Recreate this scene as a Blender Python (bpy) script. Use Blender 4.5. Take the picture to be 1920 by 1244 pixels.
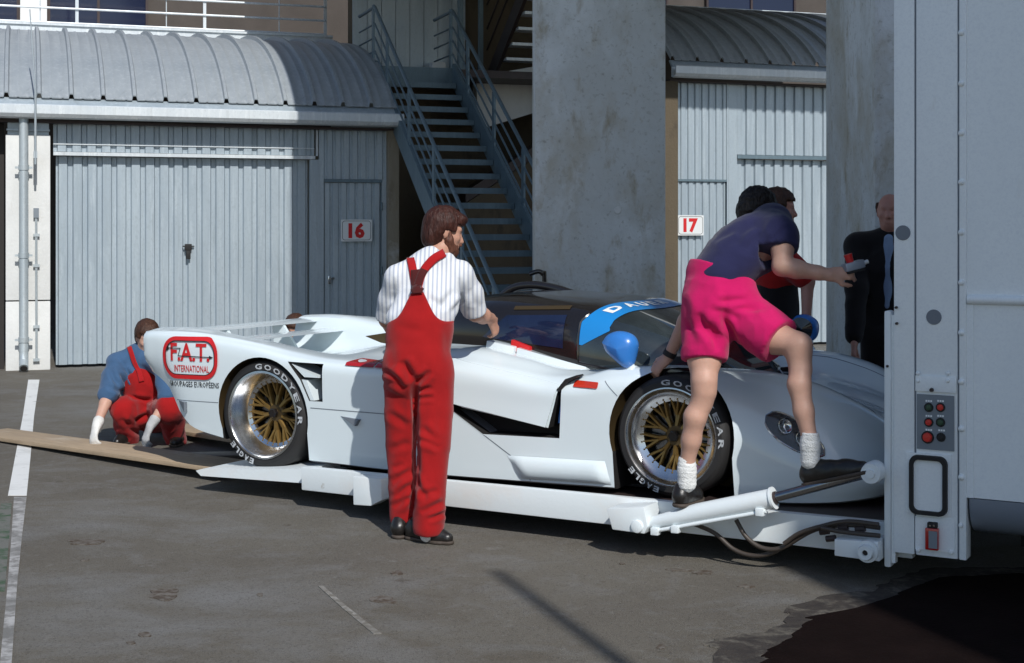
import bpy, bmesh, math, random
import numpy as np
from mathutils import Vector, Matrix, Quaternion
from mathutils.bvhtree import BVHTree
random.seed(7); rng = np.random.default_rng(7)
for o in list(bpy.data.objects): bpy.data.objects.remove(o)
SC = bpy.context.scene; COL = SC.collection
R = math.radians
# ------------------------------------------------------------------ camera
CAMH, FPX, HOR = 1.65, 2667.0, 425.0          # eye height, focal length and horizon row of the 1920 px photograph
cam = bpy.data.cameras.new('camera'); cam.sensor_width = 36; cam.lens = FPX/1920*36
cam.shift_y = -(622-HOR)/1920; cam.clip_end = 3000
camo = bpy.data.objects.new('camera', cam); COL.objects.link(camo)
camo.location = (0, 0, CAMH); camo.rotation_euler = (R(90), 0, 0); SC.camera = camo
# ------------------------------------------------------------------ sky and sun
SUN_EL = R(41); BANG = R(19)
SUNH = Vector((math.sin(BANG), -math.cos(BANG), 0))        # horizontal direction towards the sun
w = bpy.data.worlds.new('World'); SC.world = w; w.use_nodes = True
nt = w.node_tree; sky = nt.nodes.new('ShaderNodeTexSky'); sky.sky_type = 'NISHITA'; sky.sun_disc = False
sky.sun_elevation = SUN_EL; sky.sun_rotation = math.atan2(SUNH.x, SUNH.y); sky.air_density = 1.0; sky.dust_density = 0.6; sky.ozone_density = 2.2
bg = nt.nodes['Background']; bg.inputs['Strength'].default_value = 0.125
nt.links.new(sky.outputs[0], bg.inputs[0])
sl = bpy.data.lights.new('sun', 'SUN'); sl.energy = 4.5; sl.angle = R(0.55); sl.color = (1.0, 0.985, 0.95)
so = bpy.data.objects.new('sun', sl); COL.objects.link(so)
sd = SUNH*math.cos(SUN_EL) + Vector((0, 0, math.sin(SUN_EL)))
so.rotation_euler = (-sd).to_track_quat('-Z', 'Y').to_euler(); so.location = (8, -20, 20)
SC.view_settings.view_transform = 'Standard'; SC.view_settings.look = 'None'
SC.view_settings.exposure = -0.18; SC.view_settings.gamma = 1.0
# ------------------------------------------------------------------ helpers
def tag(o, label=None, cat=None, group=None, kind=None):
    if label: o['label'] = label
    if cat: o['category'] = cat
    if group: o['group'] = group
    if kind: o['kind'] = kind
    return o
def empty(name, loc=(0, 0, 0), rz=0.0, label=None, cat=None, group=None):
    o = bpy.data.objects.new(name, None); COL.objects.link(o)
    o.location = loc; o.rotation_euler = (0, 0, rz); o.empty_display_size = .1
    return tag(o, label, cat, group)
def ray(px, py): return Vector(((px-960)/FPX, 1, (HOR-py)/FPX))
def atY(px, py, Y): return Vector(((px-960)/FPX*Y, Y, CAMH+(HOR-py)/FPX*Y))
def gnd(px, py, z=0.0):
    k = (CAMH-z)/(py-HOR)*FPX
    return Vector(((px-960)/FPX*k, k, z))
class MB:
    def __init__(s): s.v = []; s.f = []
    def add(s, vs, fs):
        n = len(s.v); s.v += [tuple(p) for p in vs]; s.f += [tuple(i+n for i in f) for f in fs]; return s
    def box(s, a, b, M=None):
        x0, y0, z0 = a; x1, y1, z1 = b
        vs = [Vector(p) for p in ((x0,y0,z0),(x1,y0,z0),(x1,y1,z0),(x0,y1,z0),(x0,y0,z1),(x1,y0,z1),(x1,y1,z1),(x0,y1,z1))]
        if M is not None: vs = [M @ p for p in vs]
        return s.add(vs, [(0,3,2,1),(4,5,6,7),(0,1,5,4),(1,2,6,5),(2,3,7,6),(3,0,4,7)])
    def bar(s, p, q, w, h, up=(0,0,1)):
        p, q = Vector(p), Vector(q); d = (q-p); L = d.length; d.normalize()
        sd_ = d.cross(Vector(up)); sd_.normalize(); u2 = sd_.cross(d)
        M = Matrix((( d.x, sd_.x, u2.x, p.x),(d.y, sd_.y, u2.y, p.y),(d.z, sd_.z, u2.z, p.z),(0,0,0,1)))
        return s.box((0,-w/2,-h/2),(L,w/2,h/2), M)
    def tube(s, pts, r, n=10, cap=True):
        pts = [Vector(p) for p in pts]; rs = r if isinstance(r, (list, tuple)) else [r]*len(pts)
        prev = None; rings = []
        for i, p in enumerate(pts):
            d = (pts[min(i+1, len(pts)-1)]-pts[max(i-1, 0)]).normalized()
            if prev is None:
                a = Vector((0,0,1)) if abs(d.z) < .9 else Vector((1,0,0)); x = d.cross(a).normalized()
            else: x = (prev - d*prev.dot(d)).normalized()
            prev = x; y = d.cross(x)
            rings.append([p+(x*math.cos(2*math.pi*k/n)+y*math.sin(2*math.pi*k/n))*rs[i] for k in range(n)])
        vs = [q for rg in rings for q in rg]; fs = []
        for i in range(len(rings)-1):
            for k in range(n): fs.append((i*n+k, i*n+(k+1) % n, (i+1)*n+(k+1) % n, (i+1)*n+k))
        if cap: fs.append(tuple(range(n-1, -1, -1))); fs.append(tuple((len(rings)-1)*n+k for k in range(n)))
        return s.add(vs, fs)
    def prism(s, poly, d0, d1):          # poly of Vectors, extruded from +d0 to +d1 (vectors)
        n = len(poly); d0, d1 = Vector(d0), Vector(d1)
        vs = [Vector(p)+d0 for p in poly]+[Vector(p)+d1 for p in poly]
        return s.add(vs, [tuple(range(n-1,-1,-1)), tuple(range(n, 2*n))]+[(i, (i+1) % n, n+(i+1) % n, n+i) for i in range(n)])
    def lathe(s, prof, n=40, axis='y', c=(0,0,0), closed=False):   # prof (radius, height along axis)
        vs = []; m = len(prof); c = Vector(c)
        for k in range(n):
            a = 2*math.pi*k/n; ca, sa = math.cos(a), math.sin(a)
            for r, hh in prof:
                p = Vector((r*ca, hh, r*sa)) if axis == 'y' else Vector((r*ca, r*sa, hh)) if axis == 'z' else Vector((hh, r*ca, r*sa))
                vs.append(p+c)
        fs = []
        for k in range(n):
            k2 = (k+1) % n
            for i in range(m if closed else m-1):
                i2 = (i+1) % m
                fs.append((k*m+i, k*m+i2, k2*m+i2, k2*m+i))
        return s.add(vs, fs)
    def grid(s, P, flip=False):          # P array [i][j] of points
        ni, nj = len(P), len(P[0]); vs = [q for row in P for q in row]; fs = []
        for i in range(ni-1):
            for j in range(nj-1):
                q = (i*nj+j, i*nj+j+1, (i+1)*nj+j+1, (i+1)*nj+j); fs.append(q[::-1] if flip else q)
        return s.add(vs, fs)
    def build(s, name, mat=None, parent=None, smooth=None, bevel=0, fix=True, link=True):
        me = bpy.data.meshes.new(name); me.from_pydata(s.v, [], s.f)
        if fix or bevel:
            bm = bmesh.new(); bm.from_mesh(me)
            bmesh.ops.recalc_face_normals(bm, faces=bm.faces)
            if bevel:
                es = [e for e in bm.edges if len(e.link_faces) == 2 and e.calc_face_angle(0) > .5]
                bmesh.ops.bevel(bm, geom=es, offset=bevel, segments=2, profile=.6, affect='EDGES', clamp_overlap=True)
            bm.to_mesh(me); bm.free()
        return obj(name, me, mat, parent, smooth if smooth is not None else (35 if bevel else None))
def obj(name, me, mat=None, parent=None, smooth=None):
    if mat is not None and not len(me.materials): me.materials.append(mat)
    if smooth is not None:
        me.polygons.foreach_set('use_smooth', [True]*len(me.polygons)); me.set_sharp_from_angle(angle=R(smooth))
    o = bpy.data.objects.new(name, me); COL.objects.link(o); o.parent = parent
    return o
def pchip(xk, yk, x):
    xk = np.asarray(xk, float); yk = np.asarray(yk, float); x = np.clip(np.asarray(x, float), xk[0], xk[-1])
    hk = np.diff(xk); dl = np.diff(yk)/hk; m = np.zeros_like(yk)
    m[0], m[-1] = dl[0], dl[-1]
    for i in range(1, len(xk)-1):
        if dl[i-1]*dl[i] > 0:
            w1 = 2*hk[i]+hk[i-1]; w2 = hk[i]+2*hk[i-1]; m[i] = (w1+w2)/(w1/dl[i-1]+w2/dl[i])
    i = np.clip(np.searchsorted(xk, x, side='right')-1, 0, len(xk)-2); tt = (x-xk[i])/hk[i]
    return ((1+2*tt)*(1-tt)**2*yk[i] + tt*(1-tt)**2*hk[i]*m[i] + tt*tt*(3-2*tt)*yk[i+1] + tt*tt*(tt-1)*hk[i]*m[i+1])
def catmull(pts, n=8):
    pts = [Vector(p) for p in pts]; P = [pts[0]*2-pts[1]]+pts+[pts[-1]*2-pts[-2]]; out = []
    for i in range(1, len(P)-2):
        for k in range(n):
            t = k/n; a, b, c, d = P[i-1:i+3]
            out.append(.5*((2*b)+(c-a)*t+(2*a-5*b+4*c-d)*t*t+(3*b-a-3*c+d)*t**3))
    out.append(pts[-1]); return out
# ------------------------------------------------------------------ materials
def mat(name, col, rough=.5, metal=0., bump=0., bscale=40., var=0., vscale=3., coat=0., spec=.5, rvar=0., emit=None, alpha=None, stretch=None, trans=0., ior=1.5):
    m = bpy.data.materials.new(name); m.use_nodes = True; t = m.node_tree; b = t.nodes['Principled BSDF']; L = t.links.new
    b.inputs['Base Color'].default_value = (*col, 1); b.inputs['Roughness'].default_value = rough
    b.inputs['Metallic'].default_value = metal; b.inputs['Coat Weight'].default_value = coat; b.inputs['Coat Roughness'].default_value = .05
    b.inputs['Specular IOR Level'].default_value = spec; b.inputs['IOR'].default_value = ior
    b.inputs['Transmission Weight'].default_value = trans
    if alpha is not None: b.inputs['Alpha'].default_value = alpha
    if emit: b.inputs['Emission Color'].default_value = (*emit[:3], 1); b.inputs['Emission Strength'].default_value = emit[3]
    if var or bump or rvar:
        tc = t.nodes.new('ShaderNodeTexCoord'); mp = t.nodes.new('ShaderNodeMapping'); L(tc.outputs['Object'], mp.inputs[0])
        if stretch: mp.inputs['Scale'].default_value = stretch
    if var or rvar:
        nz = t.nodes.new('ShaderNodeTexNoise'); nz.inputs['Scale'].default_value = vscale; nz.inputs['Detail'].default_value = 7; nz.inputs['Roughness'].default_value = .62
        L(mp.outputs[0], nz.inputs['Vector'])
        if var:
            cr = t.nodes.new('ShaderNodeMapRange'); cr.inputs[1].default_value = .3; cr.inputs[2].default_value = .7
            cr.inputs[3].default_value = 1-var; cr.inputs[4].default_value = 1+var*.6
            L(nz.outputs['Fac'], cr.inputs[0])
            mx = t.nodes.new('ShaderNodeVectorMath'); mx.operation = 'SCALE'; mx.inputs[0].default_value = col
            L(cr.outputs[0], mx.inputs['Scale']); L(mx.outputs[0], b.inputs['Base Color'])
        if rvar:
            c2 = t.nodes.new('ShaderNodeMapRange'); c2.inputs[1].default_value = .3; c2.inputs[2].default_value = .7
            c2.inputs[3].default_value = max(.02, rough-rvar); c2.inputs[4].default_value = min(1, rough+rvar)
            L(nz.outputs['Fac'], c2.inputs[0]); L(c2.outputs[0], b.inputs['Roughness'])
    if bump:
        n2 = t.nodes.new('ShaderNodeTexNoise'); n2.inputs['Scale'].default_value = bscale; n2.inputs['Detail'].default_value = 5
        L(mp.outputs[0], n2.inputs['Vector']); bp = t.nodes.new('ShaderNodeBump'); bp.inputs['Strength'].default_value = bump; bp.inputs['Distance'].default_value = .02
        L(n2.outputs['Fac'], bp.inputs['Height']); L(bp.outputs[0], b.inputs['Normal'])
    return m
def ramp(t, pts, interp='LINEAR'):
    n = t.nodes.new('ShaderNodeValToRGB'); cr = n.color_ramp; cr.interpolation = interp
    while len(cr.elements) < len(pts): cr.elements.new(.5)
    for e, (p, c) in zip(cr.elements, pts): e.position = p; e.color = (*c, 1) if len(c) == 3 else c
    return n
def mat_patchy(name, layers, rough=.85, bump=.3, bscale=30, base=(.3,.3,.3), coords='Object'):
    """base colour with noise-masked layers: (colour, scale, lo, hi, stretch)"""
    m = bpy.data.materials.new(name); m.use_nodes = True; t = m.node_tree; b = t.nodes['Principled BSDF']; L = t.links.new
    tc = t.nodes.new('ShaderNodeTexCoord'); b.inputs['Roughness'].default_value = rough
    cur = t.nodes.new('ShaderNodeRGB'); cur.outputs[0].default_value = (*base, 1); cur = cur.outputs[0]
    for i, (c, s, lo, hi, st) in enumerate(layers):
        mp = t.nodes.new('ShaderNodeMapping'); mp.inputs['Scale'].default_value = st; mp.inputs['Location'].default_value = (i*3.7+1.3, i*1.9, i*5.1)
        L(tc.outputs[coords], mp.inputs[0])
        nz = t.nodes.new('ShaderNodeTexNoise'); nz.inputs['Scale'].default_value = s; nz.inputs['Detail'].default_value = 8; nz.inputs['Roughness'].default_value = .65
        nz.inputs['Distortion'].default_value = .3
        L(mp.outputs[0], nz.inputs['Vector'])
        mr = t.nodes.new('ShaderNodeMapRange'); mr.inputs[1].default_value = lo; mr.inputs[2].default_value = hi; L(nz.outputs['Fac'], mr.inputs[0])
        mx = t.nodes.new('ShaderNodeMix'); mx.data_type = 'RGBA'; L(mr.outputs[0], mx.inputs[0]); L(cur, mx.inputs[6]); mx.inputs[7].default_value = (*c, 1)
        cur = mx.outputs[2]
    L(cur, b.inputs['Base Color'])
    if bump:
        n2 = t.nodes.new('ShaderNodeTexNoise'); n2.inputs['Scale'].default_value = bscale; n2.inputs['Detail'].default_value = 8; L(tc.outputs[coords], n2.inputs['Vector'])
        bp = t.nodes.new('ShaderNodeBump'); bp.inputs['Strength'].default_value = bump; bp.inputs['Distance'].default_value = .015
        L(n2.outputs['Fac'], bp.inputs['Height']); L(bp.outputs[0], b.inputs['Normal'])
    return m
M = {}
M['asphalt'] = mat_patchy('asphalt', [((.125,.108,.085), .55, .42, .66, (1,1,1)), ((.20,.195,.185), .9, .5, .70, (1,1.6,1)), ((.10,.078,.05), .7, .58, .76, (1,1,1)), ((.19,.18,.165), 5, .5, .75, (1,1,1)),
                                      ((.24,.23,.21), 14, .6, .8, (1,1,1)), ((.05,.043,.036), 95, .52, .72, (1,1,1)), ((.34,.33,.30), 150, .58, .75, (1,1,1)), ((.075,.058,.04), 4.5, .66, .76, (1,1,1)), ((.03,.026,.022), 240, .56, .72, (1,1,1))], rough=.85, bump=.9, bscale=140, base=(.155,.138,.110))
M['concrete'] = mat_patchy('pillar_concrete', [((.68,.70,.70), 1.3, .42, .66, (1,1,1)), ((.50,.46,.38), 2.1, .46, .72, (1,1,.7)), ((.74,.76,.765), .9, .53, .62, (1,1,.7)), ((.33,.26,.15), 6, .56, .78, (1,1,.45)),
                                           ((.27,.255,.22), 26, .56, .82, (1,1,1)), ((.6,.62,.62), 18, .6, .82, (1,1,.4))], rough=.9, bump=.4, bscale=34, base=(.60,.61,.595))
M['concrete_pale'] = mat_patchy('pale_concrete', [((.62,.62,.6), 2.2, .45, .65, (1,1,.5)), ((.45,.44,.4), 3, .6, .78, (1,1,.25))], rough=.85, bump=.2, base=(.7,.7,.68))
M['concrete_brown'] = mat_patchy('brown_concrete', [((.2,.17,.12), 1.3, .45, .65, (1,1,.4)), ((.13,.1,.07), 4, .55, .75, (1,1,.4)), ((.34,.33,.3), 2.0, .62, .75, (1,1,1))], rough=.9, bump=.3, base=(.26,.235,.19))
def galv(name, c, rough=.42, metal=.35):
    m = mat_patchy(name, [((c[0]*.82, c[1]*.84, c[2]*.86), 1.2, .4, .65, (1,1,.25)), ((c[0]*1.16, c[1]*1.14, c[2]*1.12), 6, .5, .72, (3,3,.25)), ((c[0]*.66, c[1]*.66, c[2]*.64), 3, .58, .8, (3,3,.18)), ((c[0]*.8, c[1]*.8, c[2]*.8), 40, .5, .8, (1,1,.6))], rough=rough, bump=.06, bscale=60, base=c)
    m.node_tree.nodes['Principled BSDF'].inputs['Metallic'].default_value = metal
    return m
M['galv'] = galv('galvanised_cladding', (.42,.485,.53))
M['galv_roof'] = galv('roof_sheet', (.35,.38,.40), .42, .15)
M['galv_trim'] = galv('pale_trim', (.66,.7,.72), .4, .15)
M['steel_stair'] = galv('stair_steel', (.15,.21,.245), .5, .3)
M['steel_dark'] = mat('dark_steel', (.045,.03,.028), .5, .2, var=.3)
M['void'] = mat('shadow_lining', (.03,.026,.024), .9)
M['brown_wall'] = mat('brown_render', (.075,.062,.053), .85, var=.2, vscale=2, bump=.1)
M['glass_dark'] = mat('dark_window_glass', (.012,.016,.04), .08, spec=.5)
M['concrete_shaded'] = mat_patchy('shaded_brown_concrete', [((.09,.07,.045), 1.3, .45, .65, (1,1,.4)), ((.05,.04,.03), 4, .55, .75, (1,1,.4))], rough=.9, bump=.3, base=(.11,.085,.055))  # brown concrete darkened: shade of stair backing and party wall put into the colour
M['white_wall'] = mat('white_render', (.75,.75,.73), .8, var=.08, vscale=2)
M['paint_white'] = mat('car_white_paint', (.70,.775,.80), .22, coat=.6, var=.012, vscale=1.2, bump=.004, bscale=3)
M['truck_white'] = mat_patchy('truck_white_paint', [((.80,.84,.85), 1.5, .45, .7, (1,1,.4)), ((.68,.68,.65), 7, .64, .8, (1,1,.25)), ((.78,.82,.84), 90, .45, .7, (1,1,1))], rough=.38, bump=.04, bscale=70, base=(.86,.9,.905))
M['lift_white'] = mat_patchy('lift_white_paint', [((.72,.72,.7), 2.5, .5, .7, (1,1,1)), ((.4,.36,.3), 11, .68, .78, (1,1,1))], rough=.4, bump=.05, bscale=50, base=(.72,.77,.785))
M['black_gloss'] = mat('black_gloss_paint', (.012,.010,.010), .12, coat=.5)
M['black_matt'] = mat('black_matt', (.012,.011,.011), .7)
M['rubber'] = mat('tyre_rubber', (.018,.017,.017), .62, bump=.05, bscale=60, var=.15)
M['tyre_letter'] = mat('tyre_letter_white', (.48,.5,.52), .7, var=.35, vscale=40)
M['alu'] = mat('polished_aluminium', (.60,.61,.62), .24, 1.0, rvar=.06, vscale=12)
M['gold'] = mat('gold_magnesium', (.27,.165,.05), .38, .65, var=.12, vscale=14)
M['bronze_dark'] = mat('dark_bronze', (.11,.075,.035), .4, .6)
M['red_paint'] = mat('red_paint', (.55,.018,.02), .4)
M['red_lens'] = mat('red_lens', (.42,.010,.010), .15, coat=.5)
M['orange_lens'] = mat('red_orange_marker', (.55,.035,.015), .25, coat=.5)
M['blue_mirror'] = mat('blue_mirror_paint', (.035,.19,.56), .3, coat=.3)
M['blue_band'] = mat('blue_sun_band', (.012,.22,.58), .3, coat=.4)
M['white_letter'] = mat('white_letter', (.8,.82,.82), .5)
M['red_letter'] = mat('red_letter', (.58,.012,.015), .5)
M['black_letter'] = mat('black_letter', (.012,.012,.014), .5)
M['car_glass'] = mat('tinted_glass', (.02,.03,.045), .03, spec=.6, alpha=.55)
M['lamp_glass'] = mat('clear_cover', (.5,.53,.55), .03, spec=.6, alpha=.10)
M['chrome'] = mat('chrome', (.75,.76,.77), .12, 1.0)
M['steel_rod'] = mat('steel_rod', (.28,.29,.31), .2, 1.0, var=.15, vscale=20)
M['hose'] = mat('hydraulic_hose', (.05,.038,.03), .5, var=.2)
M['wood'] = mat_patchy('plank_wood', [((.42,.31,.2), 3, .4, .65, (1,8,8)), ((.22,.15,.09), 9, .58, .75, (1,10,10)), ((.5,.42,.32), 1.5, .55, .7, (1,3,3))], rough=.8, bump=.2, bscale=30, base=(.36,.27,.18))
M['line_white'] = mat_patchy('road_paint_white', [((.35,.34,.32), 9, .6, .72, (1,1,1)), ((.55,.55,.53), 3, .5, .7, (1,1,1))], rough=.75, bump=.2, bscale=70, base=(.72,.72,.7))
M['line_worn'] = mat_patchy('road_paint_worn', [((.2,.19,.18), 16, .46, .6, (1,1,1)), ((.17,.165,.155), 3, .45, .62, (1,1,1))], rough=.8, bump=.3, bscale=80, base=(.42,.41,.4))
M['chalk'] = mat_patchy('faded_chalk', [((.16,.145,.12), 22, .44, .58, (1,1,1)), ((.15,.136,.115), 4, .42, .6, (1,1,1))], rough=.85, bump=.5, bscale=120, base=(.30,.285,.26))
M['damp_shade'] = mat_patchy('damp_shaded_asphalt', [((.12,.106,.085), 7, .5, .62, (1,1,1)), ((.015,.011,.010), 22, .45, .7, (1,1,1))], rough=.88, bump=.5, bscale=120, base=(.038,.030,.024))  # edge tone grading the painted ground shade into the asphalt
M['paint_green'] = mat_patchy('worn_green_paint', [((.14,.14,.125), 7, .38, .55, (1,1,1))], rough=.8, bump=.3, bscale=80, base=(.03,.075,.03))
M['oil'] = mat_patchy('oil_stain', [((.15,.135,.115), 26, .42, .6, (1,1,1))], rough=.75, bump=.3, bscale=90, base=(.065,.045,.03))
M['wet_shade'] = mat('oily_shaded_asphalt', (.009,.005,.0045), .95, var=.3, vscale=5, bump=.3, bscale=70, spec=.05)  # near-black: oily stain and cast shade in one colour
M['grey_panel'] = mat('grey_panel', (.2,.23,.26), .5, var=.08)
M['grey_disc'] = mat('grey_plug', (.17,.19,.22), .6)
M['red_button'] = mat('red_button', (.6,.03,.02), .35)
M['green_button'] = mat('dark_green_button', (.02,.06,.03), .35)
M['tank_grey'] = mat('grey_tank', (.3,.34,.4), .35, .3)
M['sign_white'] = mat('sign_enamel', (.72,.74,.74), .35)
M['pipe_galv'] = galv('downpipe_zinc', (.5,.55,.57), .4, .4)
# ------------------------------------------------------------------ text
def text_geo(s, size=1.0, offset=0.0, res=2, shear=0., xs=1.0, bold=0.0):
    cu = bpy.data.curves.new('txt', 'FONT'); cu.body = s; cu.size = size; cu.offset = bold*size; cu.resolution_u = res; cu.shear = shear
    cu.align_x = 'CENTER'; cu.align_y = 'CENTER'; cu.fill_mode = 'FRONT'
    o = bpy.data.objects.new('txt', cu); COL.objects.link(o)
    dg = bpy.context.evaluated_depsgraph_get(); me = o.evaluated_get(dg).to_mesh()
    vs = [Vector((v.co.x*xs, v.co.y, 0)) for v in me.vertices]; fs = [tuple(p.vertices) for p in me.polygons]
    o.to_mesh_clear(); bpy.data.objects.remove(o); bpy.data.curves.remove(cu)
    if vs:
        cx = (min(v.x for v in vs)+max(v.x for v in vs))/2; cy = (min(v.y for v in vs)+max(v.y for v in vs))/2
        vs = [v-Vector((cx, cy, 0)) for v in vs]
    return vs, fs
from mathutils import noise as MNz
# ================================================================== SETTING
g = MB(); NX = 60
g.box((-400,-200,-.3),(400,600,0)); ground = g.build('ground', M['asphalt']); tag(ground, 'grey brown worn asphalt of the paddock yard', 'ground', kind='structure')
def ground_poly(name, pts, m, z, parent=None):
    mb = MB(); mb.prism([Vector((p[0], p[1], z)) for p in pts], (0,0,-.0035), (0,0,0)); return mb.build(name, m, parent)
def ragged(pts, amp, n=14, seed=1):
    r_ = random.Random(seed); out = []
    for i in range(len(pts)):
        a, b = Vector(pts[i]), Vector(pts[(i+1) % len(pts)])
        for k in range(n):
            p = a.lerp(b, k/n); out.append(p+Vector((r_.uniform(-amp, amp), r_.uniform(-amp, amp), 0)))
    return out
def px_line(name, rows, m, z=.004, parent=None):       # rows: (y, x0, x1) pixel rows on the ground
    Lf = [gnd(x0, y) for y, x0, x1 in rows]; Rt = [gnd(x1, y) for y, x0, x1 in rows]
    return ground_poly(name, [(p.x, p.y) for p in Lf]+[(p.x, p.y) for p in reversed(Rt)], m, z, parent)
px_line('painted_line', [(713, 53, 74), (780, 43, 64), (860, 28, 57), (930, 15, 50)], M['line_white'], parent=ground)
px_line('painted_line', [(933, 26, 50), (1000, 22, 42), (1100, 14, 32), (1244, 0, 22), (1400, -22, 4)], M['line_worn'], parent=ground)
px_line('green_paint_strip', [(945, 2, 22), (1000, -8, 18), (1110, -14, 9)], M['paint_green'], parent=ground)
px_line('faded_chalk_mark', [(1100, 596, 606), (1140, 640, 652), (1190, 700, 716)], M['chalk'], parent=ground)
for i, (cx, cy, rx, ry) in enumerate([(168,1017,38,6),(303,1114,34,12),(718,1124,26,8),(742,1076,12,5),(270,1191,14,5),(488,1117,7,3),(160,1051,9,2.5),(245,1207,10,3),(1165,1058,6,2),(1275,1070,26,3),(1320,1075,22,4),(1400,1101,18,3),(1240,1215,10,5)]):
    ps = []; r_ = random.Random(i); ph = [(r_.uniform(0,6.3), r_.uniform(.05,.22)) for _ in range(7)]
    for k in range(40):
        a = 2*math.pi*k/40; q = .85+sum(am*math.sin((n_+1)*a+p_)/(1+.25*n_) for n_, (p_, am) in enumerate(ph))
        p = gnd(cx+rx*q*math.cos(a), cy+ry*q*math.sin(a)); ps.append((p.x, p.y))
    ground_poly('oil_stain', ps, M['oil'], .004, ground)
wet_shade = [gnd(x, y) for x, y in ((1525,1158),(1620,1140),(1700,1110),(1760,1086),(2050,1072),(2300,1400),(1290,1400),(1420,1244),(1462,1210),(1490,1195),(1500,1172))]
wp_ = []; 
for i in range(len(wet_shade)):
    a, c = wet_shade[i], wet_shade[(i+1) % len(wet_shade)]
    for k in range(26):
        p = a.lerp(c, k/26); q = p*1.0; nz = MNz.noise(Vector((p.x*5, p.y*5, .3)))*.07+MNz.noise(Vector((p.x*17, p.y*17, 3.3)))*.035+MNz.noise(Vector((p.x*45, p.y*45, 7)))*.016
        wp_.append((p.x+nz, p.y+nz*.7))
ground_poly('wet_shade_patch', wp_, M['wet_shade'], .008, ground)  # one dark sheet: ragged oily stain plus painted shadow before the transporter
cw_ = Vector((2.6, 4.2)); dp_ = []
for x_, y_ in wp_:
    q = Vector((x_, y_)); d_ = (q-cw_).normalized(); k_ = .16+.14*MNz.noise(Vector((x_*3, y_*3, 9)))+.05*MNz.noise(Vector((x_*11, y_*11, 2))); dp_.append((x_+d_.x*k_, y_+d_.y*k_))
ground_poly('damp_shade_fringe', dp_, M['damp_shade'], .004, ground)  # painted soft border around the dark stain and shadow sheet
BX, BY = -5.314, 16.48
def bmat(): return Matrix.Translation((BX, BY, 0)) @ Matrix.Rotation(BANG, 4, 'Z')
BM = bmat()
def bthing(name, t, d, label, cat, group=None):
    p = BM @ Vector((t, d, 0)); e = empty(name, p, BANG, label, cat, group); e['o'] = (t, d)
    return e
class BB(MB):                                # mesh written in building coordinates, stored relative to the thing's origin
    def done(s, name, m, parent, **k):
        root = parent
        while root.parent: root = root.parent
        t, d = root['o']; s.v = [(x-t, y-d, z) for x, y, z in s.v]
        return s.build(name, m, parent, **k)
def corrugated(mb, t0, t1, z0, z1, d, pitch=.165, depth=.03, flat=.55, phase=0.0):
    xs = []; x = t0; k = 0
    prof = [(0, 0), (flat*pitch, 0), (flat*pitch+.014, depth), (pitch-.014, depth)]
    pts = []
    n = int((t1-t0)/pitch)+2
    for i in range(-1, n):
        for a, b in prof:
            q = t0+phase*pitch+i*pitch+a
            if t0 <= q <= t1: pts.append((q, d+b))
    pts = [(t0, pts[0][1])]+pts+[(t1, pts[-1][1])]
    mb.grid([[Vector((a, b, z0)), Vector((a, b, z1))] for a, b in pts])
    mb.box((t0, d+depth+.01, z0), (t1, d+depth+.03, z1))
def roof(parent, t0, t1, zoff, pitch=.365):
    e0 = Vector((0, -.14, 3.13+zoff)); ph0 = R(24)
    def pt(ph, lift=0):
        dd = -.14 + 3.9*(math.cos(ph0)-math.cos(ph))/math.cos(ph0); zz = 3.13+zoff+1.20*(math.sin(ph)-math.sin(ph0))/(1-math.sin(ph0))
        return dd, zz+lift
    n = int(round((t1-t0)/pitch)); pitch = (t1-t0)/n
    prof = [(0, .0), (.012, .052), (.046, .052), (.062, 0), (.14, 0), (.15,.006), (.165,.006), (.175,0), (.27, 0), (.28,.006), (.295,.006), (.305,0), (pitch, 0)]
    mb = MB(); phs = [ph0+(R(90)-ph0)*i/22 for i in range(23)]
    top = [[Vector((a, pt(ph)[0], pt(ph)[1]+b+.002)) for a, b in prof] for ph in phs]
    bot = [[Vector((q.x, q.y+.004, q.z-.012)) for q in row] for row in top]
    mb.grid(top); mb.grid(bot, True)
    for P, Q in ((top[0], bot[0]), (top[-1], bot[-1])): mb.grid([P, Q])
    me = None
    for k in range(n):
        if me is None:
            o = mb.build('roof_panel', M['galv_roof'], parent, smooth=30); me = o.data
        else:
            o = bpy.data.objects.new('roof_panel', me); COL.objects.link(o); o.parent = parent
        t, d = parent['o']; o.location = (t0+k*pitch-t, -d, 0)
    b = BB(); b.prism([Vector((t0, -.20, 3.03+zoff)), Vector((t0, -.10, 3.125+zoff)), Vector((t0, -.08, 3.115+zoff)), Vector((t0, -.18, 3.0+zoff))], (0,0,0), (t1-t0,0,0))
    b.done('eave_flashing', M['galv'], parent)
    b = BB(); prof = [(-.33,3.035),(-.35,3.02),(-.35,2.93),(-.32,2.89),(-.26,2.875),(-.205,2.89),(-.205,3.02),(-.225,3.02),(-.225,2.91),(-.30,2.905),(-.33,2.94)]
    b.prism([Vector((t0-.02, a, c+zoff)) for a, c in prof], (0,0,0), (t1-t0+.06,0,0)); b.done('gutter', M['galv_trim'], parent)
    b = BB(); b.box((t0,-.12,2.84+zoff),(t1,.06,2.868+zoff)); b.done('soffit', M['steel_dark'], parent)
    b = BB(); d1, z1 = pt(R(90)); b.box((t0, d1-.02, z1-.02), (t1, d1+.1, z1+.15)); b.box((t0, d1-.05, z1+.15), (t1, d1+.12, z1+.18)); b.done('ridge_trim', M['galv_trim'], parent)
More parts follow.
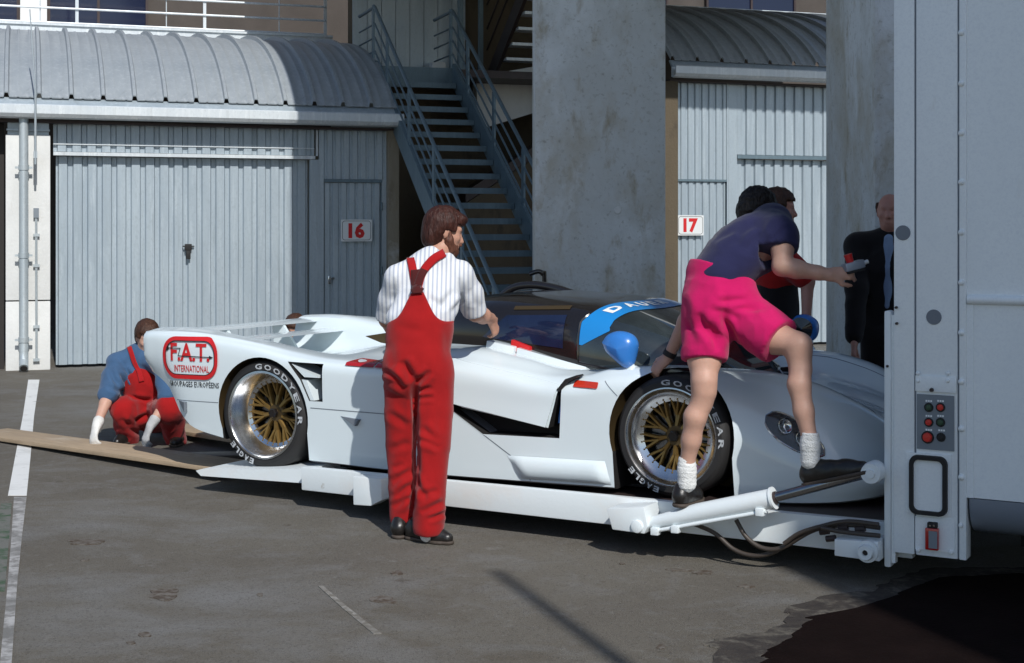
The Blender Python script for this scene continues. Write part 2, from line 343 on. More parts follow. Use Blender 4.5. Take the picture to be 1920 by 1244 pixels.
# ---------------------------------------------------------------- unit 16
G16 = bthing('garage_building', -1.0, 0, 'left garage unit number 16 with ribbed steel door and curved roof', 'garage')
roof(G16, -1.25, 4.06, 0)
b = BB(); corrugated(b, 0.0, 3.05, 2.52, 2.85, .0, phase=.3); b.done('header_cladding', M['galv'], G16)
gd = BB(); corrugated(gd, .03, 2.99, .035, 2.47, .09, phase=.2); gdo = gd.done('garage_door', M['galv'], G16)
hb = BB(); hb.box((1.50,.045,1.36),(1.58,.088,1.44)); hb.box((1.515,.03,1.26),(1.565,.075,1.36)); hb.box((1.47,.05,1.405),(1.61,.07,1.42)); hb.done('handle', M['black_matt'], gdo, bevel=.006)
b = BB(); b.box((-.0,-.02,2.475),(3.06,.10,2.515)); b.done('door_lintel', M['galv_trim'], G16)
b = BB(); b.box((3.0,-.005,.0),(3.11,.085,2.47)); b.done('door_jamb', M['galv'], G16)
b = BB(); b.box((3.075,.012,2.517),(3.1,.06,2.85)); b.box((.0, -.012, 2.60),(3.05,-.002,2.612)); b.done('lintel_strip', M['galv_trim'], G16)
b = BB(); corrugated(b, 3.112, 3.96, 2.235, 2.85, .0, pitch=.105, depth=.02); b.done('wall_cladding', M['galv'], G16)
b = BB(); corrugated(b, 3.112, 3.17, 0, 2.235, .0, pitch=.105, depth=.02); corrugated(b, 3.905, 3.96, 0, 2.235, .0, pitch=.105, depth=.02); b.done('wall_cladding', M['galv'], G16)
sdr = BB(); corrugated(sdr, 3.185, 3.89, .04, 2.19, .012, pitch=.105, depth=.02); sdo = sdr.done('side_door', M['galv'], G16)
b = BB(); b.box((3.172,-.012,2.195),(3.903,.05,2.232)); b.box((3.172,.03,.0),(3.183,.05,2.19)); b.box((3.892,.03,0),(3.903,.05,2.19)); b.done('door_frame', M['steel_stair'], G16)
hb = BB(); hb.box((3.22,-.02,1.0),(3.30,.008,1.025)); hb.box((3.22,-.03,.94),(3.25,.008,1.04)); hb.done('handle', M['chrome'], sdo, bevel=.004)
for zz in (1.9, 1.1, .4):
    hb = BB(); hb.tube([(3.897,-.015,zz-.05),(3.897,-.015,zz+.05)], .013, 8); hb.done('hinge', M['steel_stair'], sdo)
b = BB(); b.box((3.962,-.09,0),(4.10,5.2,2.86)); b.done('party_wall', M['concrete_brown'], G16)
b = BB(); b.prism([Vector((4.08,.1,2.86)),Vector((4.08,3.7,2.86)),Vector((4.08,3.7,4.28)),Vector((4.08,2.2,4.12)),Vector((4.08,1.0,3.72)),Vector((4.08,.3,3.28))],(0,0,0),(-.05,0,0)); b.done('gable_infill', M['galv_roof'], G16)
# corner pier with pipes
for (za, zb_) in ((0, .79), (.805, 2.70)):
    b = BB(); b.box((-.52,-.09,za),(-.035,.4,zb_)); b.done('pier_block', M['concrete_pale'], G16, bevel=.008)
b = BB(); b.box((-.50,-.06,2.70),(-.05,.4,2.86)); b.box((-.51,-.10,2.745),(-.04,-.06,2.765)); b.done('pier_cap', M['galv'], G16)
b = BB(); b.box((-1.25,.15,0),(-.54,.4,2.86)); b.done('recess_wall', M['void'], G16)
dp = BB(); dp.tube([(-.325,-.2,2.9),(-.325,-.2,.22),(-.325,-.22,.12),(-.325,-.31,.05)], .052, 14); dpo = dp.done('downpipe', M['pipe_galv'], G16, smooth=40)
for zz in (2.32, 1.32, .36):
    c = BB(); c.tube([(-.325,-.2,zz-.03),(-.325,-.2,zz+.03)], .060, 14); c.box((-.42,-.215,zz-.012),(-.23,-.185,zz+.012)); c.done('pipe_clip', M['pipe_galv'], dpo, smooth=40)
c = BB(); c.tube([(-.325,-.318,.045),(-.325,-.322,.042)], .040, 14); c.done('pipe_mouth', M['void'], dpo)
cp = BB(); cp.tube([(-.19,-.115,1.85),(-.185,-.115,.1)], .014, 8); cpo = cp.done('conduit', M['pipe_galv'], G16)
for zz in (1.55, 1.2, .5, .12):
    c = BB(); c.box((-.222,-.135,zz-.016),(-.152,-.1,zz+.016)); c.done('pipe_clip', M['pipe_galv'], cpo)
b = BB(); b.box((-.22,-.14,1.75),(-.16,-.10,1.86)); b.done('junction_box', M['grey_panel'], G16)
# ---------------------------------------------------------------- unit 17
Z7 = .74; T7 = 7.80
G17 = bthing('garage_building', T7, 0, 'right garage unit number 17 with taller ribbed wall between the concrete pillars', 'garage')
roof(G17, T7, T7+4.75, Z7)
b = BB(); corrugated(b, 7.92, 8.70, 2.285, 3.60, .0, pitch=.105, depth=.02); b.done('wall_cladding', M['galv'], G17)
b = BB(); b.box((8.70,-.015,0),(8.725,.06,3.60)); b.box((8.735,.0,0),(8.86,.06,3.60)); b.done('wall_post', M['galv'], G17)
b = BB(); corrugated(b, 8.862, 12.4, 2.63, 3.60, .0, pitch=.15, depth=.028); b.done('header_cladding', M['galv'], G17)
gd = BB(); corrugated(gd, 8.88, 11.9, .035, 2.57, .07, pitch=.15); gd.done('garage_door', M['galv'], G17)
b = BB(); b.box((8.862,-.015,2.575),(12.0,.08,2.625)); b.done('door_lintel', M['steel_stair'], G17)
sdr = BB(); corrugated(sdr, 7.935, 8.685, .04, 2.25, .012, pitch=.105, depth=.02); sdr.done('side_door', M['galv'], G17)
b = BB(); b.box((7.92,-.012,2.255),(8.70,.05,2.283)); b.box((8.687,.03,0),(8.698,.05,2.25)); b.done('door_frame', M['steel_stair'], G17)
b = BB(); b.box((7.72,-.12,0),(7.918,5.2,3.58)); b.done('party_wall', M['concrete_shaded'], G17)  # shade on this wall is painted in by the darkened concrete
# ---------------------------------------------------------------- number signs
def round_rect(w_, h_, r, n=6):
    out = []
    for cx, cy, a0 in ((w_/2-r, h_/2-r, 0), (-w_/2+r, h_/2-r, 90), (-w_/2+r, -h_/2+r, 180), (w_/2-r, -h_/2+r, 270)):
        for k in range(n+1):
            a = R(a0+90*k/n); out.append((cx+r*math.cos(a), cy+r*math.sin(a)))
    return out
def number_sign(t, z, txt, label, w_=.39, h_=.27):
    s = bthing('number_sign', t, -.045, label, 'sign')
    m = MB(); m.prism([Vector((x, 0, y+z)) for x, y in round_rect(w_, h_, .012)], (0,.012,0), (0,0,0)); m.build('plate', M['sign_white'], s)
    o_, i_ = round_rect(w_-.03, h_-.03, .035), round_rect(w_-.04, h_-.04, .031); m = MB(); n = len(o_)
    m.add([Vector((x,-.0025,y+z)) for x, y in o_]+[Vector((x,-.0025,y+z)) for x, y in i_], [(k,(k+1)%n,n+(k+1)%n,n+k) for k in range(n)]); m.build('border_line', M['black_letter'], s)
    vs, fs = text_geo(txt, .235, bold=.05); m = MB(); m.add([Vector((v.x, -.003, v.y+z)) for v in vs], fs); m.build('numerals', M['red_letter'], s)
number_sign(3.57, 1.60, '16', 'white number sign with red numerals 16 on the grey side door')
number_sign(8.14, 1.665, '17', 'white number sign with red numerals 17 between the pillars')
# ---------------------------------------------------------------- upper storey behind the roofs
U = bthing('upper_building', -1.5, 6.0, 'brown upper storey with dark windows behind the curved roofs', 'building')
b = BB(); b.box((-4,6.0,0),(22,6.4,8.5)); b.done('wall', M['brown_wall'], U)
for (a, c, zz0, zz1) in ((-2.0,-.40,4.35,7), (.05,1.53,4.35,7), (9.3,10.6,5.3,7.4), (11.4,13.2,5.3,7.4)):
    b = BB(); b.box((a,5.93,zz0),(c,6.04,zz1)); wo = b.done('window', M['glass_dark'], U)
    b = BB()
    for q in (a, (a+c)/2, c): b.box((q-.02,5.90,zz0),(q+.02,5.96,zz1))
    b.done('frame', M['steel_dark'], wo)
b = BB(); b.box((-.37,5.6,3.6),(.017,6.0,8.4)); b.done('column', M['white_wall'], U)
b = BB(); b.box((.25,5.86,4.62),(.52,5.895,4.67)); b.done('window_notice', M['white_wall'], U)
T = bthing('terrace', -1.3, 3.75, 'pale terrace slab behind the curved roofs', 'terrace')
b = BB(); b.box((-3,3.86,4.20),(4.05,6.0,4.34)); b.done('slab', M['concrete_pale'], T)
b = BB(); b.box((7.6,3.86,4.9),(13,6.0,5.05)); b.done('slab', M['concrete_pale'], T)
RL = bthing('terrace_railing', -1.3, 3.82, 'pale horizontal bar railing along the terrace above unit 16', 'railing')
for k, zz in enumerate((4.55, 4.76, 4.97, 5.18, 5.38)):
    b = BB(); b.tube([(-3,3.95,zz),(4.0,3.95,zz)], .016 if k < 4 else .026, 8); b.done('rail', M['galv_trim'], RL, smooth=40)
for tt in (-1.9, .40, 2.2, 4.0):
    b = BB(); b.box((tt-.022,3.965,4.33),(tt+.022,4.0,5.38)); b.done('post', M['galv_trim'], RL)
for tt in (-1.0,-.1, 1.65, 3.3):
    b = BB(); b.tube([(tt,3.98,4.33),(tt,3.98,5.38)], .008, 6); b.done('baluster', M['galv_trim'], RL)
mst = bthing('cable_mast', -.22, 0, 'thin pale mast standing before the roof at the left pier', 'mast')
b = BB(); b.tube([(-.2,-.42,2.35),(-.2,-.42,3.2)], .013, 8); b.tube([(-.2,-.42,3.2),(-.26,-.36,4.1)], [.010,.006], 8); b.done('rod', M['pipe_galv'], mst)
b = BB(); b.box((-.215,-.42,2.95),(-.185,-.345,2.985)); b.box((-.22,-.43,2.42),(-.18,-.09,2.5)); b.done('bracket', M['pipe_galv'], mst)
# ---------------------------------------------------------------- stair
ST = bthing('metal_staircase', 4.6, -4.4, 'grey open riser metal staircase with bar railings climbing between the two garage units', 'staircase')
RISE, GO, ZT, DT = .18, .26, 3.54, .73; TL, TR_ = 4.14, 5.09
def sd_of(z): return DT-(ZT-z)/RISE*GO
for k in range(20):
    z = ZT-k*RISE; d = sd_of(z)
    if z < .1: break
    b = BB(); b.box((TL,d,z-.045),(TR_,d+.27,z)); b.box((TL,d-.004,z-.065),(TR_,d+.012,z+.003)); b.done('tread', M['steel_stair'], ST)
for tt, sgn in ((TL-.09, -1), (TR_+.03, 1)):
    b = BB(); p = (tt, sd_of(0), -.0); q = (tt, sd_of(3.72), 3.72); b.bar(p, q, .045, .26); b.done('stringer', M['steel_stair'], ST)
    tp = tt
    for k, hh in enumerate((.24, .42, .60, .82)):
        b = BB(); b.tube([(tp, sd_of(.1), .1+hh), (tp, sd_of(3.72), 3.72+hh), (tp, sd_of(3.72)+.9, 3.72+hh)] , .024 if hh > .8 else .013, 8); b.done('handrail' if hh > .8 else 'rail', M['steel_stair'], ST, smooth=40)
    for z in (.25, 1.0, 1.75, 2.5, 3.25, 3.78):
        d = sd_of(z); b = BB(); b.box((tp-.012, d-.04, z-.1), (tp+.012, d+.04, z+.80)); b.done('post', M['steel_stair'], ST)
b = BB(); b.box((4.11,DT+.24,3.66),(7.6,2.55,3.76)); b.done('landing', M['steel_dark'], ST)
b = BB(); b.box((4.11,DT+.2,3.56),(5.1,DT+.24,3.765)); b.done('landing_riser', M['steel_stair'], ST)
for k in range(9):
    z = 4.03+k*RISE; d = 1.9-k*GO; b = BB(); b.box((6.1,d-.27,z-.04),(7.0,d,z)); b.done('tread', M['galv_trim'], ST)
for tt in (6.06, 7.04):
    b = BB(); b.bar((tt,2.2,3.82),(tt,1.9-9*GO,4.03+9*RISE),.05,.24); b.done('stringer', M['steel_dark'], ST)
for hh in (.3,.6,.95):
    b = BB(); b.tube([(6.0,2.2,3.9+hh),(6.0,1.9-9*GO,4.03+9*RISE+hh)], .015, 8); b.done('rail', M['steel_dark'], ST)
for tt, dd in ((5.42,1.6),(5.62,2.3),(5.9,2.2)):
    b = BB(); b.box((tt-.03,dd-.03,3.7),(tt+.03,dd+.03,5.6)); b.done('post', M['steel_stair'], ST)
SW = bthing('stair_back_wall', 4.1, 2.6, 'grey panelled wall behind the top landing of the staircase', 'wall')
wp = [4.11+.21*k for k in range(8)]
for a in wp:
    b = BB(); b.box((a+.004,2.58,3.92),(a+.206,2.63,6.2)); b.done('panel', M['galv'], SW)
b = BB(); b.box((4.11,2.64,0),(7.7,2.9,6.3)); b.done('core', M['concrete_shaded'], SW)
b = BB(); b.box((5.2,2.3,3.76),(5.42,2.5,4.02)); b.done('bollard_block', M['concrete_pale'], SW, bevel=.05)
SB = bthing('stair_side_wall', 6.3, 1.0, 'brown sloping concrete wall beside the staircase', 'wall')
b = BB(); b.prism([Vector((5.35,1.2,0)),Vector((7.7,1.2,0)),Vector((7.7,1.2,3.2)),Vector((6.6,1.2,2.75)),Vector((5.35,1.2,1.95))],(0,0,0),(0,.2,0)); b.done('slab', M['concrete_shaded'], SB)
b = BB(); b.prism([Vector((5.35,1.15,1.97)),Vector((6.6,1.15,2.77)),Vector((7.7,1.15,3.22)),Vector((7.7,1.15,3.36)),Vector((6.6,1.15,2.92)),Vector((5.35,1.15,2.12))],(0,0,0),(0,.28,0)); b.done('coping', M['steel_dark'], SB)
b = BB(); b.prism([Vector((5.7,1.75,3.0)),Vector((7.6,1.75,3.6)),Vector((7.6,1.75,4.15)),Vector((5.7,1.75,3.75))],(0,0,0),(0,.2,0)); b.done('upper_slab', M['concrete_pale'], SB)
# ---------------------------------------------------------------- pillars, with an unseen deck and tower added to cast shade
def pillar(x0, x1, y0, y1, label):
    e = empty('concrete_pillar', ((x0+x1)/2, (y0+y1)/2, 0), 0, label, 'pillar'); cx, cy = (x0+x1)/2, (y0+y1)/2
    m = MB(); m.box((x0-cx, y0-cy, 0), (x1-cx, y1-cy, 5.72)); m.build('shaft', M['concrete'], e, bevel=.02)
    return e
P1 = pillar((1003-960)/FPX*13, (1248-960)/FPX*13, 13, 14.6, 'broad patched concrete pillar behind the car cockpit')
m = MB(); m.lathe([(0,-.012),(.03,-.012),(.035,0)], 16); o = m.build('tie_hole_plug', M['concrete_pale'], P1); o.location = (atY(1158,395,13).x-P1.location.x, 13-P1.location.y-.001, atY(1158,395,13).z)
P2 = pillar((1640-960)/FPX*10, (1640-960)/FPX*10+1.1, 10, 11.56, 'concrete pillar behind the bald man at the transporter edge')
dk = empty('shade_deck', BM @ Vector((7, -4, 0)), BANG, 'unseen concrete deck added above the pillars to shade garages and stairs', 'deck')  # out of view, outline shaped to throw shade on garages and stairs
m = MB(); m.box((-4.22,-6.0,5.72),(.6,7.9,6.3)); m.box((.6,1.15,5.72),(4.3,7.9,6.3)); m.build('slab', M['concrete'], dk)
pb = empty('shade_tower', (4.08, -1.2, 0), BANG, 'tall pale tower added unseen right of the camera to cast shade', 'tower')  # added out of view, sized to shade transporter, car nose and pillars
m = MB(); m.box((0,-3.5,0),(3.5,0,15.7)); m.build('wall', M['white_wall'], pb)
for k in range(3):
    for q in range(1):
        m = MB(); m.box((.7,-.06,1.0+k*3.8),(2.8,.04,3.2+k*3.8)); m.build('window', M['glass_dark'], pb)
# bent black tube at the foot of the pillar
bt = empty('bent_tube', atY(1005, 560, 12.8)*1.0, 0, 'black bent tube rising at the foot of the broad pillar', 'tube'); bt.location.z = 0
m = MB(); m.tube(catmull([(-.06,0,1.22),(.02,0,1.245),(.06,0,1.22),(.075,0,1.14),(.075,0,0)], 6), .022, 10); m.build('pipe', M['black_gloss'], bt, smooth=40)

LPo = empty('shadow_pole', (2.55, -.82, 0), 0, 'tall thin pole added unseen behind and right of the camera for its shadow', 'pole')  # added out of view to throw the thin shadow band on the ground
m = MB(); m.tube([(0,0,0),(0,0,7.0)], [.06,.032], 16); m.build('pole', M['pipe_galv'], LPo, smooth=40); m = MB(); m.lathe([(.12,0),(.14,.02),(.12,.06),(.03,.1)], 20, 'z', (0,0,0)); m.build('base', M['pipe_galv'], LPo, smooth=40)
# ================================================================== RACING CAR
CA, CT = 29.8, 1.7
LV = Vector((math.sin(R(CA)), math.cos(R(CA)), 0))
CW = Vector((-1.51, 8.70, .162)) + .95*LV
CAR = empty('racing_car', CW, 0, 'white endurance racing car with black canopy and gold wheels standing on the tail lift', 'car')
CAR.rotation_euler = (0, R(-CT), R(-CA))
CMX = Matrix.Translation(CW) @ Matrix.Rotation(R(-CA), 4, 'Z') @ Matrix.Rotation(R(-CT), 4, 'Y'); CMI = CMX.inverted()
def pcar(px, py, yc):                       # point of the car's plane y = yc seen at a pixel
    o = CMI @ Vector((0, 0, CAMH)); d = CMI.to_3x3() @ ray(px, py); k = (yc-o.y)/d.y
    return o+d*k
#        x     zb    w1    w2   z2    w3   z3    w4   z4    w5   z5    w6   z6    w7   z7    z8
ST_ = [(-1.03, .60, .84, .885,.66, .90,.72, .895,.78, .83,.832, .70,.828, .60,.66, .63),
       (-1.00, .575,.87, .915,.65, .93,.71, .93,.80,.885,.838, .70,.838, .60,.64, .62),
       (-.90,  .53, .90, .93, .63, .945,.71,.947,.805,.90,.842, .70,.84, .60,.62, .61),
       (-.80,  .465,.915,.945,.59, .957,.69,.957,.80,.905,.843, .70,.84, .60,.60, .60),
       (-.70,  .31, .925,.955,.50, .967,.66,.963,.795,.905,.841, .70,.835, .60,.60, .60),
       (-.60,  .225,.93, .96, .45, .972,.64, .967,.788,.90,.838, .70,.825, .60,.60, .60),
       (-.37,  .172,.935,.965,.42, .976,.62,.97,.76,.90,.816, .70,.79, .60,.61, .615),
       (-.05,  .12, .94, .97, .40, .98,.60, .974,.722,.89,.77, .70,.75, .60,.64, .65),
       (.20,   .07, .945,.972,.38, .98,.56, .975,.675,.87,.723,.72,.715,.60,.67, .69),
       (.50,   .058,.95, .972,.36, .98,.54, .975,.64, .88,.685,.75,.69, .60,.70, .74),
       (.85,   .042,.95, .972,.35, .98,.53, .975,.62, .89,.672,.76,.69, .58,.73, .80),
       (1.20,  .033,.95, .968,.32, .975,.50,.972,.63, .89,.70, .76,.735, .58,.75, .82),
       (1.40,  .03, .95, .965,.30, .97,.48, .97,.62, .88,.70, .76,.745, .58,.75, .80),
       (1.70,  .028,.95, .962,.28, .965,.46,.965,.58, .86,.665,.75,.70, .58,.70, .75),
       (2.00,  .026,.95, .962,.26, .965,.44,.965,.545,.85,.62, .74,.64, .58,.62, .66),
       (2.15,  .026,.95, .965,.27, .97,.45, .968,.545,.86,.62, .72,.635, .58,.585,.60),
       (2.35,  .025,.95, .968,.30, .975,.48,.968,.58, .84,.66, .68,.645, .52,.56, .56),
       (2.65,  .02, .95, .97, .32, .975,.50,.955,.60, .82,.672,.64,.655, .46,.55, .53),
       (2.86,  .01, .945,.965,.28, .965,.46,.94,.57, .78,.65, .60,.645, .42,.54, .51),
       (3.06,  .0,  .93, .95, .20, .945,.36,.90,.50, .72,.632,.56,.635, .38,.54, .50),
       (3.29,  .0,  .91, .925,.13, .92,.25, .87,.40, .69,.575,.53,.59, .34,.50, .46),
       (3.50,  .008,.87, .89, .10, .885,.18,.84,.30, .65,.475,.49,.50, .30,.435,.40),
       (3.65,  .024,.81, .835,.09, .835,.14,.79,.22, .61,.365,.45,.395, .26,.355,.335),
       (3.77,  .05, .72, .745,.09, .75,.12, .71,.16, .56,.24, .41,.265, .22,.255,.25),
       (3.84,  .08, .60, .625,.10, .63,.115,.60,.135,.47,.165,.33,.18, .18,.18, .18)]
SA = np.array(ST_); XS = np.unique(np.concatenate([np.linspace(-1.03,-.8,10), np.linspace(-.8,3.3,92), np.linspace(3.3,3.84,26)]))
Kc = np.array([pchip(SA[:,0], SA[:,i], XS) for i in range(1, SA.shape[1])]).T
def section(k):
    zb, w1, w2, z2, w3, z3, w4, z4, w5, z5, w6, z6, w7, z7, z8 = k
    low = [(w1-.20, zb), (w1-.03, zb)]
    c = catmull([(w1, zb+.012, 0), (w2, z2, 0), (w3, z3, 0), (w4, z4, 0), ((w4*.55+w5*.45), z4*.42+z5*.58+.008, 0), (w5, z5, 0), (w6, z6, 0), (w7, z7, 0), (w7*.5, (z7+z8)/2+.004, 0), (0, z8, 0)], 5)
    return low+[(p.x, p.y) for p in c]
rows = []
for x, k in zip(XS, Kc):
    s = section(k); near = [Vector((x, -a, b)) for a, b in s]; far = [Vector((x, a, b)) for a, b in s[:-1]][::-1]
    rows.append(near+far)
mb = MB(); n = len(rows[0]); vs = [p for r_ in rows for p in r_]; fs = []
for i in range(len(rows)-1):
    for j in range(n): fs.append((i*n+j, i*n+(j+1) % n, (i+1)*n+(j+1) % n, (i+1)*n+j))
fs.append(tuple(range(n))); fs.append(tuple((len(rows)-1)*n+j for j in range(n-1, -1, -1)))
mb.add(vs, fs); body = mb.build('body', M['paint_white'], None)
# cuts: wheel arches, side duct, the gap under the raised door
cuts = []
def cutter(mbx, m):
    o = mbx.build('cut', m, None); cuts.append(o); return o
FX = 2.70
for x, z, r, y1 in ((0, .336, .352, .52), (FX, .322, .345, .56)):
    for s in (-1, 1):
        c = MB(); c.lathe([(0, s*y1), (r, s*y1), (r, s*.9), (r+.004, s*1.2), (0, s*1.2)], 48, 'y', (x, 0, z)); 
        c.box((x-r*.97, min(s*y1, s*1.2), -.3), (x+r*.97, max(s*y1, s*1.2), z-.03)); c_o = None
        a = MB(); a.lathe([(0, s*y1), (r, s*y1), (r+.002, s*1.2), (0, s*1.2)], 48, 'y', (x, 0, z)); cutter(a, M['bronze_dark'])
        a = MB(); a.box((x-r*.965, min(s*(y1+.004), s*1.2), -.4), (x+r*.965, max(s*(y1+.004), s*1.2), z-.02)); cutter(a, M['black_matt'])
def yprism(pts, y0, y1): return MB().prism([Vector((p[0], 0, p[1])) for p in pts], (0, y0, 0), (0, y1, 0))
vent = [(.217,.667),(.478,.656),(.472,.432),(.372,.434),(.31,.56)]
cutter(yprism(vent, -1.2, -.72), M['black_matt'])
gap = [(1.33,.47),(1.445,.43),(1.985,.338),(2.055,.55),(2.075,.55),(2.052,.284),(1.57,.286),(1.375,.41)]
cutter(yprism(gap, -1.2, -.80), M['black_matt'])
for c in cuts:
    md = body.modifiers.new('b', 'BOOLEAN'); md.operation = 'DIFFERENCE'; md.solver = 'EXACT'; md.object = c
    try: md.material_mode = 'TRANSFER'
    except Exception: pass
dg = bpy.context.evaluated_depsgraph_get(); ev = body.evaluated_get(dg); me = bpy.data.meshes.new_from_object(ev)
bpy.data.objects.remove(body)
for c in cuts: bpy.data.objects.remove(c)
me.name = 'body'; bodyo = obj('body', me, M['paint_white'], CAR, 32)
BVH = BVHTree.FromPolygons([v.co for v in me.vertices], [tuple(p.vertices) for p in me.polygons])
def on_side(x, z, off=.003, s=-1):
    hit = BVH.ray_cast(Vector((x, s*1.6, z)), Vector((0, -s, 0)))
    y = hit[0].y if hit[0] is not None and abs(hit[0].y) > .5 else s*.97
    return Vector((x, y+s*off, z))
def on_top(x, y, off=.004):
    hit = BVH.ray_cast(Vector((x, y, 2)), Vector((0, 0, -1))); return Vector((x, y, (hit[0].z if hit[0] is not None else .6)+off))
def side_poly(name, pts, m, parent=bodyo, off=.003, nsub=6):       # thin decal of real thickness wrapped on the flank
    P = [];
    for i in range(len(pts)):
        a, b_ = pts[i], pts[(i+1) % len(pts)]
        for k in range(nsub): P.append((a[0]+(b_[0]-a[0])*k/nsub, a[1]+(b_[1]-a[1])*k/nsub))
    mbx = MB(); out = [on_side(x, z, off) for x, z in P]; n = len(P); cx = sum(p[0] for p in P)/n; cz = sum(p[1] for p in P)/n
    mbx.add(out+[on_side(cx, cz, off)], [(i, (i+1) % n, n) for i in range(n)]); return mbx.build(name, m, parent)
def dens(p, k=6):
    return [(p[i][0]+(p[(i+1) % len(p)][0]-p[i][0])*q/k, p[i][1]+(p[(i+1) % len(p)][1]-p[i][1])*q/k) for i in range(len(p)) for q in range(k)]
def side_ring(name, outer, inner, m, off, parent=bodyo):
    outer, inner = dens(outer), dens(inner); n = len(outer); mbx = MB(); mbx.add([on_side(x, z, off) for x, z in outer]+[on_side(x, z, off) for x, z in inner], [(k, (k+1) % n, n+(k+1) % n, n+k) for k in range(n)])
    return mbx.build(name, m, parent)
def side_text(name, s, x, z, size, m, off=.004, xs=1.0, bold=0., rot=0., parent=bodyo, width=None, res=2):
    vs, fs = text_geo(s, size, xs=xs, bold=bold, res=res)
    if width:
        ww = max(v.x for v in vs)-min(v.x for v in vs); vs = [Vector((v.x*width/ww, v.y, 0)) for v in vs]
    ca, sa = math.cos(rot), math.sin(rot); mbx = MB()
    mbx.add([on_side(x+v.x*ca-v.y*sa, z+v.x*sa+v.y*ca, off) for v in vs], fs); return mbx.build(name, m, parent)
# --- sponsor roundel on the tail flank
c0 = pcar(360, 671, -.955); LX, LZ = c0.x, c0.z; LR = R(-.5)
def lr(pts): return [(LX+a*math.cos(LR)-b_*math.sin(LR), LZ+a*math.sin(LR)+b_*math.cos(LR)) for a, b_ in pts]
ow, oh = .475, .268
A0, A1, A2 = round_rect(ow, oh, .115, 8), round_rect(ow-.05, oh-.05, .092, 8), round_rect(ow-.062, oh-.062, .087, 8)
side_ring('roundel_border', lr(A0), lr(A1), M['red_letter'], .009)
side_ring('roundel_keyline', lr(A1), lr(A2), M['black_letter'], .009)
side_text('roundel_letters', 'F.A.T.', LX, LZ+.035, .155, M['red_letter'], .005, bold=.022, rot=LR, width=.335)
side_text('roundel_word', 'INTERNATIONAL', LX+.01, LZ-.068, .060, M['red_letter'], .004, bold=.006, rot=LR, width=.30)
side_text('sponsor_line', 'GROUPAGES EUROPÉENS', pcar(363,722,-.96).x, pcar(363,722,-.96).z+.008, .05, M['black_letter'], .0028, rot=LR, bold=.010, width=.445, res=1)
for poly in ([(-.20,.062),(-.08,.062),(-.08,.056),(-.20,.056)], [(-.08,.062),(-.074,.062),(-.094,.014),(-.10,.014)], [(-.10,.014),(.17,.010),(.17,.004),(-.10,.008)], [(.165,.018),(.20,.007),(.165,-.004)], [(-.205,.074),(-.193,.074),(-.175,.059),(-.193,.044),(-.205,.044),(-.19,.059)]):
    side_poly('roundel_arrow', lr(poly), M['black_letter'], off=.0065, nsub=3)
# --- flank details
def seam(name, pts, w_=.005, m=None, off=.0015):
    mbx = MB(); P = []
    for i in range(len(pts)-1):
        for k in range(10): P.append((pts[i][0]+(pts[i+1][0]-pts[i][0])*k/10, pts[i][1]+(pts[i+1][1]-pts[i][1])*k/10))
    P.append(pts[-1]); rowa, rowb = [], []
    for i, p in enumerate(P):
        q = P[min(i+1, len(P)-1)]; o_ = P[max(i-1, 0)]; dx, dz = q[0]-o_[0], q[1]-o_[1]; L = math.hypot(dx, dz) or 1
        nx, nz = -dz/L*w_/2, dx/L*w_/2; rowa.append(on_side(p[0]+nx, p[1]+nz, off)); rowb.append(on_side(p[0]-nx, p[1]-nz, off))
    mbx.grid([rowa, rowb]); return mbx.build(name, m or M['grey_disc'], bodyo)
seam('panel_gap', [(.315,.395),(.95,.375)])
seam('panel_gap', [(1.375,.41),(1.57,.286),(1.75,.17),(1.86,.045)])
seam('panel_gap', [(2.33,.60),(2.42,.515)], .004)
seam('panel_gap', [(-.72,.405),(-.35,.40)], .004)
side_poly('marker_lamp', [(2.145,.597),(2.292,.592),(2.296,.586),(2.296,.566),(2.29,.560),(2.148,.564),(2.142,.57),(2.142,.59)], M['orange_lens'], off=.008)
side_poly('side_lamp', [(.63,.668),(.66,.684),(.84,.676),(.84,.643),(.64,.652)], M['red_lens'], off=.014, nsub=8)
side_poly('side_lamp', [(.852,.676),(1.0,.67),(1.0,.638),(.852,.643)], M['red_lens'], off=.014, nsub=8)
def scoop(pts, out, m=M['paint_white'], nm='air_scoop'):
    mbx = MB(); a = [on_side(x, z, -.01) for x, z in pts]; b_ = [on_side(x, z, o_) for (x, z), o_ in zip(pts, out)]; n = len(a)
    mbx.add(a+b_, [tuple(range(n, 2*n))]+[(i, (i+1) % n, n+(i+1) % n, n+i) for i in range(n)]); return mbx.build(nm, m, bodyo)
scoop([(.60,.352),(.745,.338),(.72,.30)], [.002,.03,.03], M['grey_disc'])
scoop([(-.70,.40),(-.62,.395),(-.63,.33)], [.002,.03,.03], M['grey_disc'])
# sill blister
P = []
for i in range(19):
    row = []
    for j in range(11):
        a, b_ = i/18, j/10; xx = 1.72+.08*(1-b_)*1.0+a*(.60-.05*(1-b_)); zz = .05+b_*.125; bump = .035*math.sin(math.pi*min(1, b_*1.0))**.5*min(1, a*9)**.8*min(1, (1-a)*14)**.8
        row.append(on_side(xx, zz, .002+bump))
    P.append(row)
MB().grid(P).build('sill_blister', M['paint_white'], bodyo, smooth=50)
# duct vane and lining inside the side duct
MB().prism([Vector((.235,0,.655)),Vector((.44,0,.572)),Vector((.33,0,.575))], (0,-.965,0), (0,-.80,0)).build('duct_vane', M['paint_white'], bodyo)
MB().prism([Vector((.31,0,.56)),Vector((.345,0,.555)),Vector((.40,0,.436)),Vector((.372,0,.436))], (0,-.965,0), (0,-.82,0)).build('duct_lip', M['paint_white'], bodyo)
MB().prism([Vector((.375,0,.437)),Vector((.471,0,.437)),Vector((.40,0,.51))], (0,-.80,0), (0,-.73,0)).build('duct_strut', M['gold'], bodyo)
